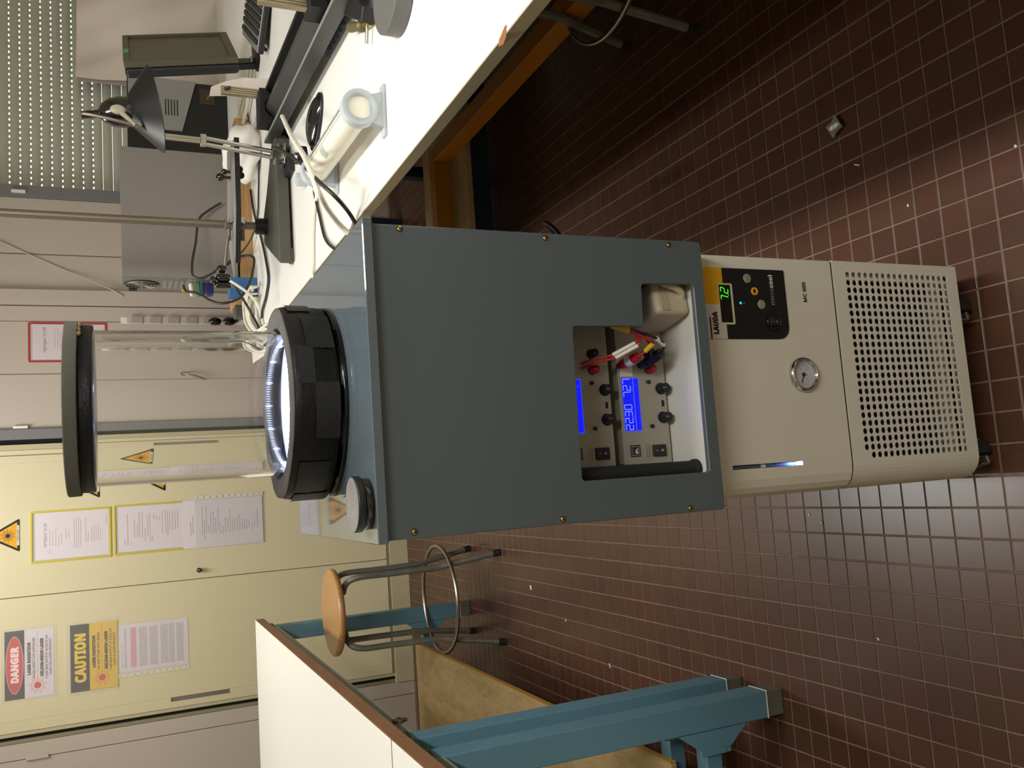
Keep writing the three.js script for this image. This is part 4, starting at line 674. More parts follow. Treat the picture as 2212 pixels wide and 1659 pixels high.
  // thin cables on the wall
  tag(obj('wall_cable', tube([[0.74, 1.91, Z0 + 0.006], [0.726, 1.879, Z0 + 0.006], [0.6, 1.615, Z0 + 0.006], [0.5, 1.405, Z0 + 0.034], [0.47, 1.36, Z0 + 0.034]], 0.0035, 30, 6), M.pale), 'thin pale cable running diagonally across the grey wall panels', 'cable');
}

// ------------------------------------------------------------------ things on the white bench
{
  // retort stand
  const st = thing('retort_stand', 'heavy dark cast-iron stand with a tall steel rod and a clamped grey plate', 'stand', [0, 0, 0]);
  const base = plan([[0.128, -0.945], [0.20, -1.10], [0.262, -1.225], [0.345, -1.225], [0.40, -1.14], [0.522, -1.00], [0.515, -0.945]], 0.908, 0.942, 0.002);
  obj('base', [base, box(0.135, 0.175, BY, 0.909, -0.985, -0.948, 0.002), box(0.47, 0.512, BY, 0.909, -0.985, -0.948, 0.002), box(0.28, 0.33, BY, 0.909, -1.22, -1.18, 0.002)], M.castIron, st);
  obj('collar', cyl([0.303, 0.9425, -1.168], [0.303, 0.975, -1.168], 0.026, 0.025, 28), M.blackPlastic, st);
  obj('upright_rod', cyl([0.303, 0.9755, -1.168], [0.303, 1.80, -1.168], 0.0125, 0.0125, 18), M.dullSteel, st);
  obj('clamped_plate', plan([[0.135, -1.17], [0.165, -1.10], [0.31, -1.04], [0.53, -1.03], [0.56, -1.23], [0.30, -1.30]], 1.040, 1.047, 0.001), M.plate, st);
  obj('plate_edge', plan([[0.165, -1.10], [0.31, -1.04], [0.53, -1.03], [0.53, -1.027], [0.31, -1.036], [0.163, -1.097]], 1.033, 1.0475), M.blackPlastic, st);
  for (const [y, x] of [[1.058, 0.303], [1.018, 0.303]]) {
    const b = obj('boss_head', [bx(0.034, 0.022, 0.03, x, y, -1.158, 0.002), cyl([x - 0.02, y, -1.15], [x - 0.055, y, -1.15], 0.006), cyl([x, y, -1.142], [x, y, -1.118], 0.0045)], M.dullSteel, st);
    obj('thumb_screw', [cyl([x, y, -1.118], [x, y, -1.112], 0.0095, 0.0095, 10)], M.chrome, b);
  }
  obj('cross_rod', cyl([0.26, 1.062, -1.145], [0.135, 1.078, -1.15], 0.0055), M.dullSteel, st);
  const cl = obj('plug_cluster', [[0.150, 1.085, -1.13, 0.026, 0.03, 0.03], [0.122, 1.082, -1.12, 0.024, 0.044, 0.026], [0.10, 1.083, -1.125, 0.02, 0.05, 0.024], [0.114, 1.112, -1.115, 0.022, 0.018, 0.02]].map(([x, y, z, a, b, c]) => new RoundedBoxGeometry(a, b, c, 3, Math.min(a, b, c) * 0.45).translate(x, y, z)), M.blackGloss, st);
  for (const [x, y, z, r] of [[0.448, 1.078, -1.15, 0.0125], [0.470, 1.064, -1.16, 0.009]]) obj('chrome_knob', [new THREE.SphereGeometry(r, 20, 14).translate(x, y, z), cyl([x, y, z], [x, 1.046, z], 0.005)], S(0x55534e, 0.12, 1), st);
  for (const [x, y, z, r] of [[0.455, 1.018, -1.14, 0.0115], [0.478, 1.02, -1.15, 0.011]]) obj('dark_knob', [new THREE.SphereGeometry(r, 20, 14).translate(x, y, z), cyl([x, y, z], [x, 1.041, z], 0.005)], M.blackPlastic, st);

  // optical rail
  const rl = thing('optical_rail', 'long black optical rail with side flanges and a cross foot, on the white bench', 'rail', [0.575, BY, -1.0], -0.082);
  rl.scale.x = 0.88;
  const L = 1.45, prof = (pts, y0) => ext(poly(pts), L).translate(0, y0, 0);
  obj('rail_body', prof([[-0.062, 0.0], [0.062, 0.0], [0.062, 0.016], [0.028, 0.016], [0.008, 0.04], [-0.008, 0.04], [-0.028, 0.016], [-0.062, 0.016]], 0.036), M.optic, rl);
  obj('near_flange', box(-0.074, -0.0625, 0.03, 0.064, 0, L, 0.001), M.optic, rl);
  obj('near_scale', box(-0.0735, -0.063, 0.0642, 0.0648, 0, L, 0), M.opticLight, rl);
  obj('far_flange', box(0.0625, 0.074, 0.03, 0.074, 0.02, L, 0.001), M.opticDark, rl);
  obj('cross_foot', [box(-0.135, 0.13, 0.003, 0.0295, -0.045, 0.03, 0.002), box(-0.075, 0.13, 0.003, 0.0295, L - 0.2, L - 0.14, 0.002)], M.opticDark, rl);
  for (const [x, z] of [[-0.06, 0], [0.115, 0], [-0.06, L - 0.17], [0.115, L - 0.17]]) obj('levelling_foot', cyl([x, 0, z], [x, 0.0028, z], 0.012, 0.012, 16), M.rubber, rl);
  const carrier = (zz, label, px, name) => {
    const c = thing('rail_carrier', label, 'carrier', [0.575, BY, -1.0], -0.082, 'carriers on the optical rail'); c.scale.x = 0.9;
    obj('saddle', ext(poly([[-0.05, 0.0595], [-0.034, 0.0595], [-0.03, 0.066], [-0.012, 0.08], [0.012, 0.08], [0.03, 0.066], [0.034, 0.0595], [0.058, 0.078], [0.058, 0.094], [-0.05, 0.094]]), 0.075).translate(0, 0, zz), M.opticDark, c);
    const p = []; for (let i = 0; i < 4; i++) p.push(box(px - 0.013 + i * 0.0068, px - 0.0085 + i * 0.0068, 0.0945, 0.195, zz + 0.028, zz + 0.048, 0.001)); p.push(box(px - 0.0125, px + 0.0115, 0.0945, 0.193, zz + 0.031, zz + 0.045, 0.001));
    const post = obj('slotted_post', p, M.alu, c);
    obj('lock_screw', [cyl([px, 0.185, zz + 0.048], [px + 0.004, 0.172, zz + 0.058], 0.0045)], M.blackPlastic, post);
    return c;
  };
  carrier(0.06, 'black carrier with a slotted metal post near the end of the optical rail', 0.052);
  carrier(0.80, 'black carrier with a slotted metal post at the right edge, nearer along the optical rail', -0.03);
  const lh = thing('lens_shade', 'bent white plastic sheet standing behind the slotted post on the rail', 'sheet', [0.655, 0.966, -0.95], 0.25);
  lh.position.set(0, 0, 0); lh.rotation.y = 0;
  { const A = [[0.612, 1.122, -0.945], [0.618, 1.08, -0.945], [0.622, 1.03, -0.945], [0.628, BY, -0.945]], B = [[0.632, 1.118, -0.925], [0.648, 1.08, -0.915], [0.664, 1.03, -0.91], [0.672, BY, -0.91]], C = [[0.65, 1.106, -0.975], [0.68, 1.06, -0.985], [0.704, 0.998, -0.99], [0.69, BY, -0.985]], p = [];
    for (const [a, b] of [[A, B], [B, C]]) for (let k = 0; k < 3; k++) p.push(...a[k + 1], ...b[k + 1], ...b[k], ...a[k + 1], ...b[k], ...a[k]);
    const g = new THREE.BufferGeometry(); g.setAttribute('position', new THREE.Float32BufferAttribute(p, 3)); g.computeVertexNormals(); obj('sheet_body', g, M.clothWhite, lh); }
  // bubble wrap under the rail
  const bw = thing('bubble_wrap', 'strip of clear bluish bubble wrap lying under the black optical rail', 'bubble wrap', [0.535, BY + 0.0004, 0.02], -0.06);
  obj('film', box(-0.072, 0.066, 0, 0.0012, -0.40, 0.42, 0), M.wrap, bw);
  const bub = new THREE.SphereGeometry(0.0085, 8, 4, 0, Math.PI * 2, 0, Math.PI / 2).scale(1, 0.5, 1), im = new THREE.InstancedMesh(bub, M.wrap, 9 * 50); im.name = 'bubbles'; im.userData.kind = 'stuff'; im.castShadow = im.receiveShadow = true;
  for (let i = 0; i < 9; i++) for (let k = 0; k < 50; k++) im.setMatrixAt(i * 50 + k, new THREE.Matrix4().makeTranslation(-0.066 + i * 0.0158 + (k % 2) * 0.006, 0.0012, -0.41 + k * 0.0167)); bw.add(im);

  // white tube in a frosted holder
  const tb = thing('foil_tube', 'cream-white tube lying in a frosted holder with a jagged clear edge', 'tube', [0.178, BY, -0.16], -0.06);
  const Lt = 0.42, ry = 0.05;
  obj('tube_body', cyl([0, ry, -Lt / 2 + 0.006], [0, ry, Lt / 2 - 0.004], 0.0265, 0.0265, 44), M.tubeWhite, tb);
  obj('tube_seam', box(-0.0006, 0.0006, 0.0762, 0.0768, -Lt / 2 + 0.01, Lt / 2 - 0.03, 0).translate(-0.0, 0, 0), M.grime, tb);
  for (const s of [1, -1]) {
    const e = obj('end_ring', lathe([[0.0222, -0.012], [0.034, -0.012], [0.035, -0.01], [0.035, 0.010], [0.034, 0.012], [0.0222, 0.012], [0.0222, -0.012]], 48).rotateX(Math.PI / 2).translate(0, ry, s * (Lt / 2 - 0.008)), M.frost, tb);
    obj('end_foot', [box(-0.05, 0.05, 0.0005, 0.006, s * (Lt / 2 - 0.008) - 0.012, s * (Lt / 2 - 0.008) + 0.012, 0.002), ext(poly([[-0.034, 0.006], [0.034, 0.006], [0.026, 0.032], [-0.026, 0.032]]), 0.02).translate(0, 0, s * (Lt / 2 - 0.008) - 0.01)], M.frost, e);
    if (s > 0) obj('end_cap', lathe([[0, 0.001], [0.022, 0.001], [0.022, -0.001], [0, -0.001]], 36).rotateX(Math.PI / 2).translate(0, ry, s * (Lt / 2 - 0.003)), M.tubeWhite, e);
  }
  const teeth = [], ns = 9; const sw = []; // jagged strip wrapped over the back of the tube
  { const p = [], idx = []; for (let i = 0; i <= ns * 2; i++) { const zq = -Lt / 2 + 0.03 + i / (ns * 2) * (Lt - 0.05), up = i % 2 ? 0.55 : 0.18; for (let k = 0; k <= 6; k++) { const a = 1.9 - k / 6 * (1.9 - (1.25 - up) + 0.5); p.push(0.031 * Math.sin(a) * 1, ry + 0.031 * Math.cos(a), zq); } }
    for (let i = 0; i < ns * 2; i++) for (let k = 0; k < 6; k++) { const q = i * 7 + k; idx.push(q, q + 1, q + 7, q + 1, q + 8, q + 7); }
    const g = new THREE.BufferGeometry(); g.setAttribute('position', new THREE.Float32BufferAttribute(p, 3)); g.setIndex(idx); g.computeVertexNormals(); const fm = M.frost.clone(); fm.side = THREE.DoubleSide; obj('jagged_edge', g, fm, tb); }
  { const g = new THREE.CylinderGeometry(0.0272, 0.0272, 0.028, 8, 1, true, 1.15, 0.85).rotateX(Math.PI / 2).rotateZ(2.15).translate(0, ry, -0.02); const fm = S(0xb9c0be, 0.5); fm.side = THREE.DoubleSide; obj('grey_label', g, fm, tb); }

  // glossy black mouse-like puck
  const ms = thing('computer_mouse', 'glossy black rounded mouse with a square black plug, between rail and tube', 'mouse', [0.392, BY, -0.55], 0.5);
  obj('shell', (() => { const g = new THREE.SphereGeometry(1, 36, 20, 0, Math.PI * 2, 0, Math.PI / 2).scale(0.045, 0.028, 0.078); return g; })(), M.blackGloss, ms);
  obj('skirt', lathe([[0.98, 0.0], [1.06, 0.001], [1.06, 0.006], [1.0, 0.008]], 40).scale(0.046, 1, 0.079), M.blackPlastic, ms);
  obj('plug', bx(0.03, 0.02, 0.04, -0.03, 0.03, -0.085, 0.003).rotateY(0), M.blackPlastic, ms);
  obj('plug_cord', tube([[-0.03, 0.03, -0.105], [-0.015, 0.04, -0.125], [0.005, 0.03, -0.13]], 0.0035, 16, 8), M.blackCable, ms);
  tag(obj('roller_cap', lathe([[0, 0], [0.016, 0], [0.018, 0.002], [0.018, 0.026], [0.016, 0.028], [0, 0.028]], 28).translate(0.30, BY + 0.0006, -0.72), M.frost), 'small frosted white cap standing beside the black mouse', 'cap');

  // heavy disc base with clamp and black block at the bench edge
  const db = thing('disc_base', 'round dark grey weight on the bench by the upper edge of the photo', 'base', [0.328, BY, 0.185]);
  obj('disc', lathe([[0, 0.0005], [0.078, 0.0005], [0.079, 0.002], [0.079, 0.0295], [0.0775, 0.031], [0, 0.031]], 64), S(0x6b6a68, 0.5, 0.2), db);
  const cp = thing('brass_clamp', 'small brass clamp with an olive handle and a cross pin beside the grey weight', 'clamp', [0.37, BY, -0.012], -0.3);
  obj('barrel', cyl([0, 0.0085, -0.02], [0, 0.0085, 0.022], 0.0085, 0.0085, 20), M.brass, cp);
  obj('pin', cyl([-0.04, 0.012, 0.008], [0.035, 0.012, 0.008], 0.0035), M.steel, cp);
  obj('handle', [cyl([0.0, 0.0095, -0.02], [0.012, 0.016, -0.11], 0.0085, 0.011, 16), lathe([[0, 0], [0.0125, 0.001], [0.0125, 0.012], [0, 0.013]], 20).rotateX(Math.PI / 2).translate(0, 0.0126, -0.034)], S(0x6d6442, 0.5, 0.4), cp);
  tag(obj('black_block', plan([[0.405, -0.062], [0.352, 0.02], [0.372, 0.042], [0.48, -0.06], [0.55, -0.17], [0.48, -0.18]], BY + 0.0004, BY + 0.032, 0.002), M.blackPlastic), 'angular black block lying behind the brass clamp on the bench', 'block');

  // desk lamp
  const la = thing('desk_lamp', 'black conical desk lamp on a chrome arm, lit shade turned down', 'lamp', [0, 0, 0]);
  la.userData.label = 'black conical desk lamp with a chrome arm clamped beside the optical rail';
  const z = -0.93;
  obj('clamp_base', [box(0.385, 0.437, BY + 0.0003, 0.918, z - 0.03, z + 0.05, 0.003), cyl([0.43, 0.9175, z], [0.448, 0.932, z], 0.011)], M.blackPlastic, la);
  const jt = obj('chrome_joint', [cyl([0.445, 0.939, z - 0.024], [0.445, 0.939, z + 0.024], 0.0195, 0.0195, 28), box(0.415, 0.478, 0.919, 0.926, z - 0.024, z + 0.024, 0.002)], M.chrome, la);
  obj('joint_cap', cyl([0.47, 0.9345, z - 0.002], [0.47, 0.9375, z - 0.002], 0.0135, 0.0135, 20), S(0x8f7a45, 0.5), jt);
  for (const s of [1, -1]) obj('lower_arm', cyl([0.447 + s * 0.009, 0.945, z], [0.471 + s * 0.009, 1.145, z], 0.006), M.chrome, la);
  obj('arm_sleeve', box(0.455, 0.488, 1.135, 1.152, z - 0.009, z + 0.009, 0.002), M.chrome, la);
  for (const s of [1, -1]) obj('upper_arm', cyl([0.471 + s * 0.004, 1.15, z], [0.474 + s * 0.004, 1.27, z], 0.005), M.chrome, la);
  obj('arm_knuckle', new THREE.SphereGeometry(0.0105, 18, 12).translate(0.475, 1.272, z), M.blackPlastic, la);
  obj('top_link', rod([[0.475, 1.272, z + 0.01], [0.483, 1.315, z + 0.03], [0.494, 1.375, z + 0.034], [0.511, 1.448, z + 0.016], [0.516, 1.452, z]], 0.0044), M.dullSteel, la);
  obj('swivel', [new THREE.SphereGeometry(1, 20, 14).scale(0.014, 0.02, 0.007).translate(0.52, 1.362, z + 0.042), cyl([0.52, 1.362, z + 0.042], [0.485, 1.32, z + 0.034], 0.008, 0.005)], S(0xa7a08c, 0.4), la);
  { // shade: axis tilted a little
    const g = lathe([[0.040, 0.068], [0.117, 0.002], [0.118, 0], [0.1155, 0.001], [0.0385, 0.066]], 64);
    const sh = obj('shade', g, M.blackGloss, la);
    const dm = obj('dome', lathe([[0, 0.190], [0.0105, 0.190], [0.011, 0.146], [0.014, 0.144], [0.026, 0.135], [0.038, 0.115], [0.042, 0.09], [0.0405, 0.067], [0.0385, 0.0665], [0, 0.075]], 48), M.blackGloss, sh);
    sh.position.set(0.551, 1.267, z - 0.005); sh.rotation.z = 0.2; sh.rotation.x = 0.02;
    sh.material = S(0x111112, 0.42);
    const bulb = obj('lamp_socket', lathe([[0, 0.035], [0.014, 0.037], [0.016, 0.05], [0.014, 0.07], [0, 0.072]], 20), M.white, la); bulb.position.copy(sh.position); bulb.rotation.copy(sh.rotation);
  }

  // grey computer tower on its wooden plinth
  tag(obj('wooden_plinth', box(0.235, 0.93, BY + 0.0002, 0.9505, -2.18, -1.80, 0.002), S(0xd2a46b, 0.55, 0, { map: rep(mottle, 2, 2) })), 'pale wooden board under the grey computer tower', 'board');
  const pc = thing('computer_tower', 'large grey computer tower seen from its side, cables at its back end', 'computer', [0, 0, 0]);
  obj('side_panel', box(0.285, 0.775, 0.957, 1.362, -1.803, -1.797, 0.002), M.pcGrey, pc);
  obj('case', box(0.287, 0.775, 0.957, 1.362, -1.985, -1.8035, 0.003), M.pcEdge, pc);
  obj('foot', [box(0.32, 0.36, 0.951, 0.957, -1.97, -1.82, 0.001), box(0.70, 0.74, 0.951, 0.957, -1.97, -1.82, 0.001)], M.rubber, pc);
  const rear = obj('rear_plate', box(0.2815, 0.2868, 0.957, 1.362, -1.984, -1.803, 0.001), M.pcMetal, pc);
  const rx = 0.281; const onRear = (g) => g.rotateY(-Math.PI / 2);
  { const gs = []; for (const r of [0.024, 0.036, 0.048, 0.058]) gs.push(new THREE.TorusGeometry(r, 0.0017, 6, 40)); obj('fan_hole', lathe([[0, 0], [0.062, 0], [0.062, 0.001], [0, 0.001]], 40).rotateZ(Math.PI / 2).translate(rx, 1.295, -1.895), M.black, rear); obj('fan_grille', [...gs.map((g) => onRear(g).translate(rx - 0.003, 1.295, -1.895)), bx(0.003, 0.12, 0.006, rx - 0.003, 1.295, -1.895, 0), bx(0.003, 0.006, 0.12, rx - 0.003, 1.295, -1.895, 0), lathe([[0, 0], [0.018, 0], [0.018, 0.002], [0, 0.002]], 24).rotateZ(Math.PI / 2).translate(rx - 0.002, 1.295, -1.895)], M.pcMetal, rear); }
  obj('power_inlet', bx(0.012, 0.028, 0.03, rx - 0.005, 1.325, -1.955, 0.002), M.black, rear);
  for (const [y, m, h] of [[1.125, M.white, 0.016], [1.098, M.green, 0.016]]) obj('audio_plug', cyl([rx, y, -1.86], [rx - 0.05, y - 0.004, -1.86], h / 2, h / 2 * 0.8, 12), m, rear);
  for (const [y, h] of [[1.078, 0.012], [1.055, 0.024]]) obj('video_plug', bx(0.042, h, 0.05, rx - 0.02, y, -1.88, 0.003), M.navyPlug, rear);
  obj('card_slot', [0, 1, 2, 3, 4].map((i) => bx(0.002, 0.012, 0.12, rx - 0.0005, 1.215 - i * 0.02, -1.89, 0)), M.silver, rear);
  const yn = obj('yellow_tag', bx(0.012, 0.016, 0.004, rx - 0.006, 1.143, -1.955, 0.001), M.yellow, rear);
  tag(obj('blue_box', [box(0.205, 0.276, BY + 0.0003, 1.0, -1.79, -1.72, 0.003)], M.blueBox), 'bright blue box beside the cable end of the grey computer', 'box');
  tag(obj('grey_adapter', [box(0.15, 0.195, BY + 0.0003, 0.97, -1.90, -1.83, 0.005)], M.castIron), 'small dark adapter brick behind the blue box', 'adapter');

  // black computer with its label and vented cover
  const pb = thing('computer_tower', 'black computer tower with a grey vented cover, behind the desk lamp', 'computer', [0, 0, 0]);
  obj('case', box(1.02, 1.37, BY + 0.0004, 1.326, -2.78, -2.47, 0.004), M.pcBlack, pb);
  const vp = obj('vented_cover', ext(poly([[1.13, 1.10], [1.37, 1.036], [1.37, 1.322], [1.13, 1.322]]), 0.012).translate(0, 0, -2.4695), M.silver, pb);
  obj('vent_slots', [0, 1, 2, 3, 4].map((i) => bx(0.075, 0.0045, 0.001, 1.235, 1.168 - i * 0.0125, -2.4572, 0)), M.black, vp);
  obj('power_label', [box(1.27, 1.345, 0.955, 1.022, -2.469, -2.4665, 0)], S(0x3b3020, 0.5), pb);
  obj('label_mark', face(0.03, 0.02, 1.305, 0.985, -2.4662), decal(0.03, 0.02, 6000, (g, w, h) => { g.strokeStyle = '#c9a55a'; g.lineWidth = 10; g.beginPath(); g.moveTo(w * 0.1, h * 0.6); g.lineTo(w * 0.4, h * 0.3); g.lineTo(w * 0.5, h * 0.75); g.lineTo(w * 0.9, h * 0.4); g.stroke(); }), pb);
  obj('orange_sticker', bx(0.016, 0.02, 0.001, 1.335, 0.935, -2.4690, 0), S(0xc98f3a, 0.5), pb);

  // monitor turned away
  const mo = thing('computer_monitor', 'dark grey flat monitor turned half away, on the bench by the window', 'monitor', [0.957, 0.985, -1.36], 0);
  const th = 39 * Math.PI / 180; mo.rotation.set(-0.17, Math.PI / 2 - th, 0, 'YXZ');
  // local x runs along the screen (away to the right)
  obj('back_shell', box(0, 0.40, 0.0, 0.365, -0.058, -0.022, 0.012), M.blackPlastic, mo);
  obj('bezel', ext(poly(roundPoly([[0, 0], [0.40, 0], [0.40, 0.365], [0, 0.365]], 0.006), [[[0.018, 0.026], [0.018, 0.346], [0.382, 0.346], [0.382, 0.026]]]), 0.022, 0.001).translate(0, 0, -0.022), S(0x4e4a3c, 0.4), mo);
  obj('screen', box(0.018, 0.382, 0.026, 0.346, -0.018, -0.008, 0), M.screen, mo);
  obj('green_sticker', bx(0.05, 0.02, 0.0006, 0.15, 0.356, 0.0004, 0), S(0x5d9a78, 0.5), mo);
  obj('stand_neck', box(0.16, 0.24, -0.085, 0.10, -0.085, -0.060, 0.006), M.blackPlastic, mo);
  obj('stand_foot', lathe([[0, 0.0004], [0.118, 0.0004], [0.12, 0.004], [0.09, 0.012], [0, 0.016]], 40).scale(1, 1, 0.75).translate(0.2, -0.0855, -0.07), M.blackPlastic, mo);

  // keyboard propped on the bench
  const kb = thing('keyboard', 'dark keyboard with a silver surround, standing tilted at the right edge', 'keyboard', [0.93, 0.932, -1.245], 0);
  kb.rotation.set(0.09, 0.95, 0, 'YXZ');
  obj('body', box(-0.02, 0.40, -0.014, 0.004, -0.01, 0.16, 0.004), M.blackPlastic, kb);
  obj('surround', box(-0.018, 0.398, 0.0042, 0.0075, -0.008, 0.158, 0.002), M.silver, kb);
  const kg = new RoundedBoxGeometry(0.0155, 0.007, 0.0155, 1, 0.0015);
  for (let r = 0; r < 6; r++) for (let c = 0; c < 20; c++) { if (c === 14 || c === 15 && r > 3) continue; const o = obj('key', kg, M.blackPlastic, kb); o.position.set(0.004 + c * 0.0192 + (c > 14 ? -0.004 : 0), 0.0115, 0.022 + r * 0.0225 + (r > 0 ? 0.006 : 0)); }
  obj('fold_foot', box(0.0, 0.03, -0.028, -0.0142, 0.0, 0.01, 0.002), M.blackPlastic, kb);
  // white cloths
  const cloth = (name, label, cat, w, h, fn, p, m = M.clothWhite) => { const g = new THREE.PlaneGeometry(w, h, 40, 30), q = g.attributes.position; for (let i = 0; i < q.count; i++) { const [x, y, zz] = fn(q.getX(i), q.getY(i)); q.setXYZ(i, x, y, zz); } g.computeVertexNormals(); const o = obj(name, g, m); o.position.set(...p); return tag(o, label, cat); };
  cloth('white_cloth', 'crumpled white cloth hanging below the shutter, behind the monitor', 'cloth', 0.72, 0.84, (x, y) => [x + 0.01 * Math.sin(y * 9), y - 0.02 * x, 0.012 * Math.sin(x * 17 + y * 4) + 0.012 * Math.sin(y * 11 - x * 6) + 0.006 * Math.sin(x * 40 + y * 21)], [1.905, 1.122, Z0 + 0.06]);
  tag(obj('notice_board', box(1.545, 1.835, 0.95, 1.542, Z0 + 0.024, Z0 + 0.030, 0.001), S(0xb6a99f, 0.8)), 'plain pale board leaning under the window between monitor and shutter', 'board');
  const bag = new THREE.SphereGeometry(1, 36, 24); { const q = bag.attributes.position; for (let i = 0; i < q.count; i++) { const x = q.getX(i), y = q.getY(i), zz = q.getZ(i), k = 1 + 0.06 * Math.sin(x * 7 + zz * 5) + 0.05 * Math.sin(y * 9 + x * 4); q.setXYZ(i, x * 0.10 * k, Math.max(y, -0.62) * 0.075 * k, zz * 0.13 * k); } bag.computeVertexNormals(); }
  const bg = tag(obj('white_bag', bag, S(0xefece6, 0.8)), 'crumpled white plastic bag on the bench in front of the grey computer', 'bag'); bg.position.set(0.70, BY + 0.047, -1.60);
}

// ------------------------------------------------------------------ cables
{
  const cable = (pts, r, m, label, group) => tag(obj('cable', rod(pts, r, 8), m), label, 'cable', group);
  cable([[0.46, 0.962, -0.689], [0.323, 0.975, -0.496], [0.2, 0.99, -0.293], [0.121, 1.003, -0.169], [0.06, 0.995, -0.131], [0.041, 0.96, -0.195], [0.02, 0.925, -0.233], [0.004, 0.904, -0.236], [-0.01, 0.88, -0.225], [-0.012, 0.6, -0.22]], 0.0062, M.whiteCable, 'thick cream cable crossing over the white tube to the bench edge');
  cable([[0.235, 0.905, -0.60], [0.208, 0.905, -0.575], [0.18, 0.905, -0.612], [0.134, 0.905, -0.641], [0.064, 0.905, -0.657], [0.016, 0.905, -0.662], [0.002, 0.895, -0.66], [-0.004, 0.7, -0.66]], 0.0048, M.whiteCable, 'thinner white cable curving from the cast-iron stand to the bench edge');
  cable([[0.47, 0.95, -0.93], [0.40, 0.948, -0.78], [0.319, 0.945, -0.626], [0.203, 0.97, -0.375], [0.076, 0.995, -0.118], [0.038, 0.97, -0.091], [0.03, 0.925, -0.165], [0.006, 0.903, -0.18], [-0.008, 0.87, -0.18], [-0.01, 0.6, -0.18]], 0.0045, M.blackCable, 'black lamp cable passing over the white tube and off the bench edge');
  cable([[0.36, 0.93, -0.69], [0.329, 0.925, -0.628], [0.265, 0.908, -0.609], [0.218, 0.905, -0.597], [0.151, 0.905, -0.553], [0.077, 0.905, -0.501], [0.02, 0.905, -0.40], [0.002, 0.895, -0.37], [-0.006, 0.7, -0.36]], 0.004, M.blackCable, 'black cable lying beside the cast-iron stand down to the bench edge');
  cable([[0.573, 1.016, -1.775], [0.54, 1.06, -1.77], [0.505, 1.093, -1.76], [0.40, 1.112, -1.735], [0.32, 1.127, -1.72], [0.273, 1.125, -1.71], [0.262, 1.10, -1.70], [0.28, 1.06, -1.69], [0.304, 1.027, -1.68], [0.334, 0.975, -1.66], [0.339, 0.948, -1.65], [0.325, 0.923, -1.62], [0.262, 0.932, -1.6], [0.2, 0.955, -1.6], [0.165, 0.985, -1.6], [0.149, 1.039, -1.6], [0.17, 1.075, -1.65], [0.195, 1.092, -1.7], [0.22, 1.12, -1.75], [0.236, 1.145, -1.8], [0.27, 1.150, -1.86]], 0.0045, M.blackCable, 'long black cable looping in front of the grey computer and its back end');
  cable([[0.242, 1.021, -1.62], [0.222, 1.006, -1.6], [0.192, 0.983, -1.6], [0.16, 0.95, -1.66], [0.12, 0.93, -1.66], [0.075, 0.915, -1.63], [0.03, 0.907, -1.58]], 0.0045, M.blackCable, 'black cable running from the plug cluster down to the bench behind the foam collar');
  cable([[0.62, 0.908, -1.74], [0.52, 0.908, -1.68], [0.42, 0.906, -1.58], [0.34, 0.906, -1.50], [0.272, 0.906, -1.443], [0.199, 0.905, -1.41], [0.15, 0.905, -1.478], [0.115, 0.906, -1.58], [0.085, 0.906, -1.60], [0.05, 0.906, -1.56]], 0.0048, M.blackCable, 'thick black cable snaking along the bench before the wooden board');
  cable([[0.95, 0.906, -1.78], [0.82, 0.906, -1.66], [0.70, 0.906, -1.52], [0.56, 0.906, -1.55], [0.46, 0.907, -1.62], [0.40, 0.93, -1.72], [0.36, 0.97, -1.77], [0.31, 1.02, -1.74]], 0.0035, M.blackCable, 'thin black cable behind the cast-iron stand, climbing the computer side');
  cable([[0.245, 1.055, -1.60], [0.235, 1.03, -1.58], [0.215, 1.0, -1.57], [0.185, 0.955, -1.58], [0.15, 0.92, -1.60], [0.10, 0.906, -1.60], [0.05, 0.905, -1.57]], 0.0048, M.whiteCable, 'single white cable dropping from the grey plate to the white bundle');
  // white bundle
  const wb = thing('cable_bundle', 'tangled bundle of white cables on the bench between blue box and foam collar', 'cable bundle', [0, 0, 0]);
  for (let i = 0; i < 12; i++) { const o = rr(-0.05, 0.05), h = rr(0.903, 0.935), a = rr(-0.03, 0.03); obj('strand', rod([[0.20 + a, 0.91 + (i % 3) * 0.007, -1.66 + o], [0.20 + a, h + 0.012, -1.70 + o], [0.12, h + 0.015, -1.72 + o * 0.8], [0.06, h, -1.66 + o * 0.8], [0.045 + a * 0.4, 0.905, -1.52 + o]], 0.0042, 6), i % 4 === 3 ? S(0xb8b2a4, 0.5) : M.whiteCable, wb); }
  // coiled cream cable behind the slotted post
  const co = thing('coiled_cable', 'coiled cream cable on the bench behind the optical rail post', 'cable', [0.985, BY + 0.006, -1.72], 0.2);
  { const p = []; for (let i = 0; i < 40; i++) { const a = i / 40 * Math.PI * 8, k = 1 + 0.12 * Math.sin(i * 1.3); p.push([Math.cos(a) * 0.055 * k, 0.006 + (i % 10) * 0.0012 + 0.004 * Math.sin(i), Math.sin(a) * 0.20 * k]); } p.push([0.08, 0.004, -0.25], [0.06, 0.02, -0.45], [-0.02, 0.16, -0.60], [-0.16, 0.20, -0.66]); obj('coil', rod(p, 0.004, 7), S(0xcfc6ac, 0.5), co); }
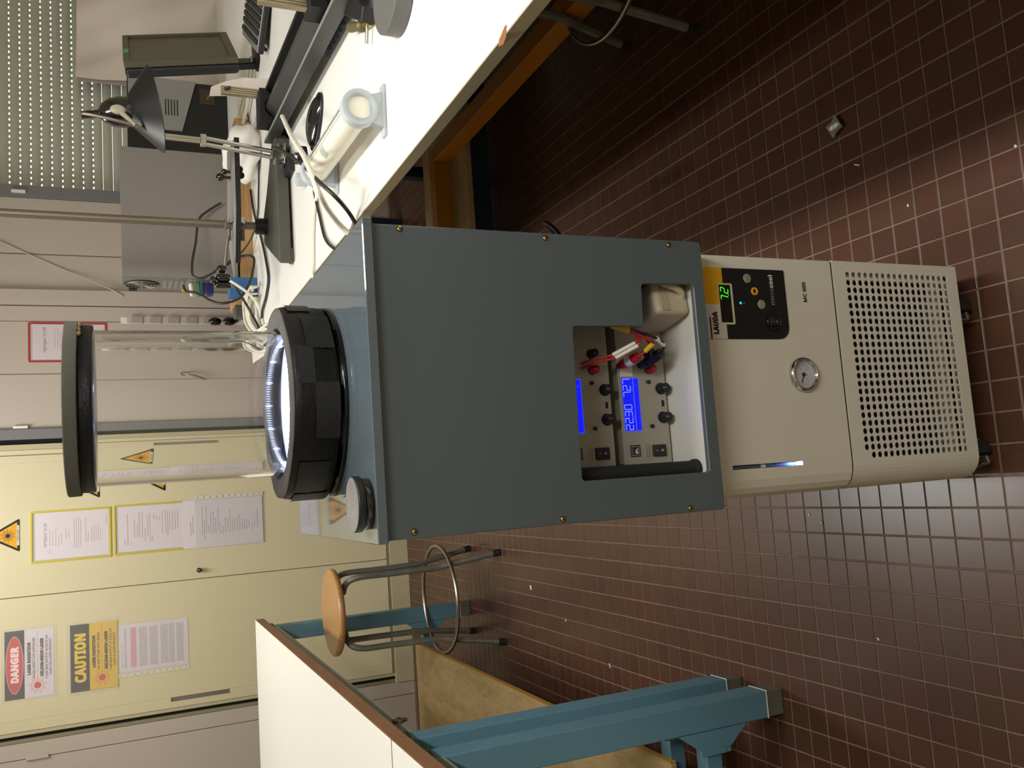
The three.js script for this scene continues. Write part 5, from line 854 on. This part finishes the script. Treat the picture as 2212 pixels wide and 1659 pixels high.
  cable([[-0.22, 0.30, -0.52], [0.06, 0.26, -0.53], [0.13, 0.27, -0.52], [0.145, 0.30, -0.50], [0.125, 0.32, -0.44], [0.08, 0.31, -0.40], [-0.2, 0.27, -0.36]], 0.006, M.blackCable, 'black cable loop sticking out behind the grey cabinet');
}

// ------------------------------------------------------------------ litter on the floor
{
  const g = new THREE.BoxGeometry(0.034, 0.004, 0.03, 6, 1, 6), p = g.attributes.position;
  for (let i = 0; i < p.count; i++) p.setY(i, p.getY(i) + 0.0045 + 0.004 * Math.sin(p.getX(i) * 300) * Math.cos(p.getZ(i) * 120));
  g.computeVertexNormals();
  const w = tag(obj('crumpled_wrapper', g, S(0x9b9486, 0.4, 0.3)), 'crumpled silvery wrapper lying on the dark floor tiles under the bench side', 'wrapper'); w.position.set(0.136, 0.0015, 0.268); w.rotation.y = 0.5;
  const bits = [[0.039, 0.31, 0.014, 0.0025, 1.1, 'thin white sliver on the dark floor near the silvery wrapper'], [-0.942, -1.424, 0.016, 0.011, 0.3, 'white paper scrap on the floor tiles before the stool'], [-1.135, -0.873, 0.014, 0.008, 0.2, 'bluish scrap on the floor near the far blue-framed table'], [-1.03, -1.154, 0.007, 0.006, 0.6, 'tiny pale scrap on the floor between stool and front table legs'], [-0.664, 0.069, 0.009, 0.003, 0.5, 'small white thread on the floor left of the cooling unit, farther of two'], [-0.679, 0.102, 0.007, 0.004, 0.7, 'small white crumb on the floor left of the cooling unit, nearer of two'], [-0.081, 0.419, 0.005, 0.003, 0.2, 'white crumb on the lit floor right of the cooling unit'], [-0.052, 0.643, 0.005, 0.004, 0.9, 'white crumb on the floor at the lower edge, right of the cooling unit'], [-0.907, 0.225, 0.006, 0.003, 0.8, 'white crumb on the floor tiles left of the cooling unit, toward the blue legs']];
  for (const [x, z, a, b, t, label] of bits) { const o = tag(obj('scrap', new THREE.BoxGeometry(a, 0.0012, b), S(label.startsWith('bluish') ? 0x8fa6b0 : 0xd8d2c6, 0.8)), label, 'scrap'); o.position.set(x, 0.0008, z); o.rotation.y = t; }
}
renderer.render(scene, camera);
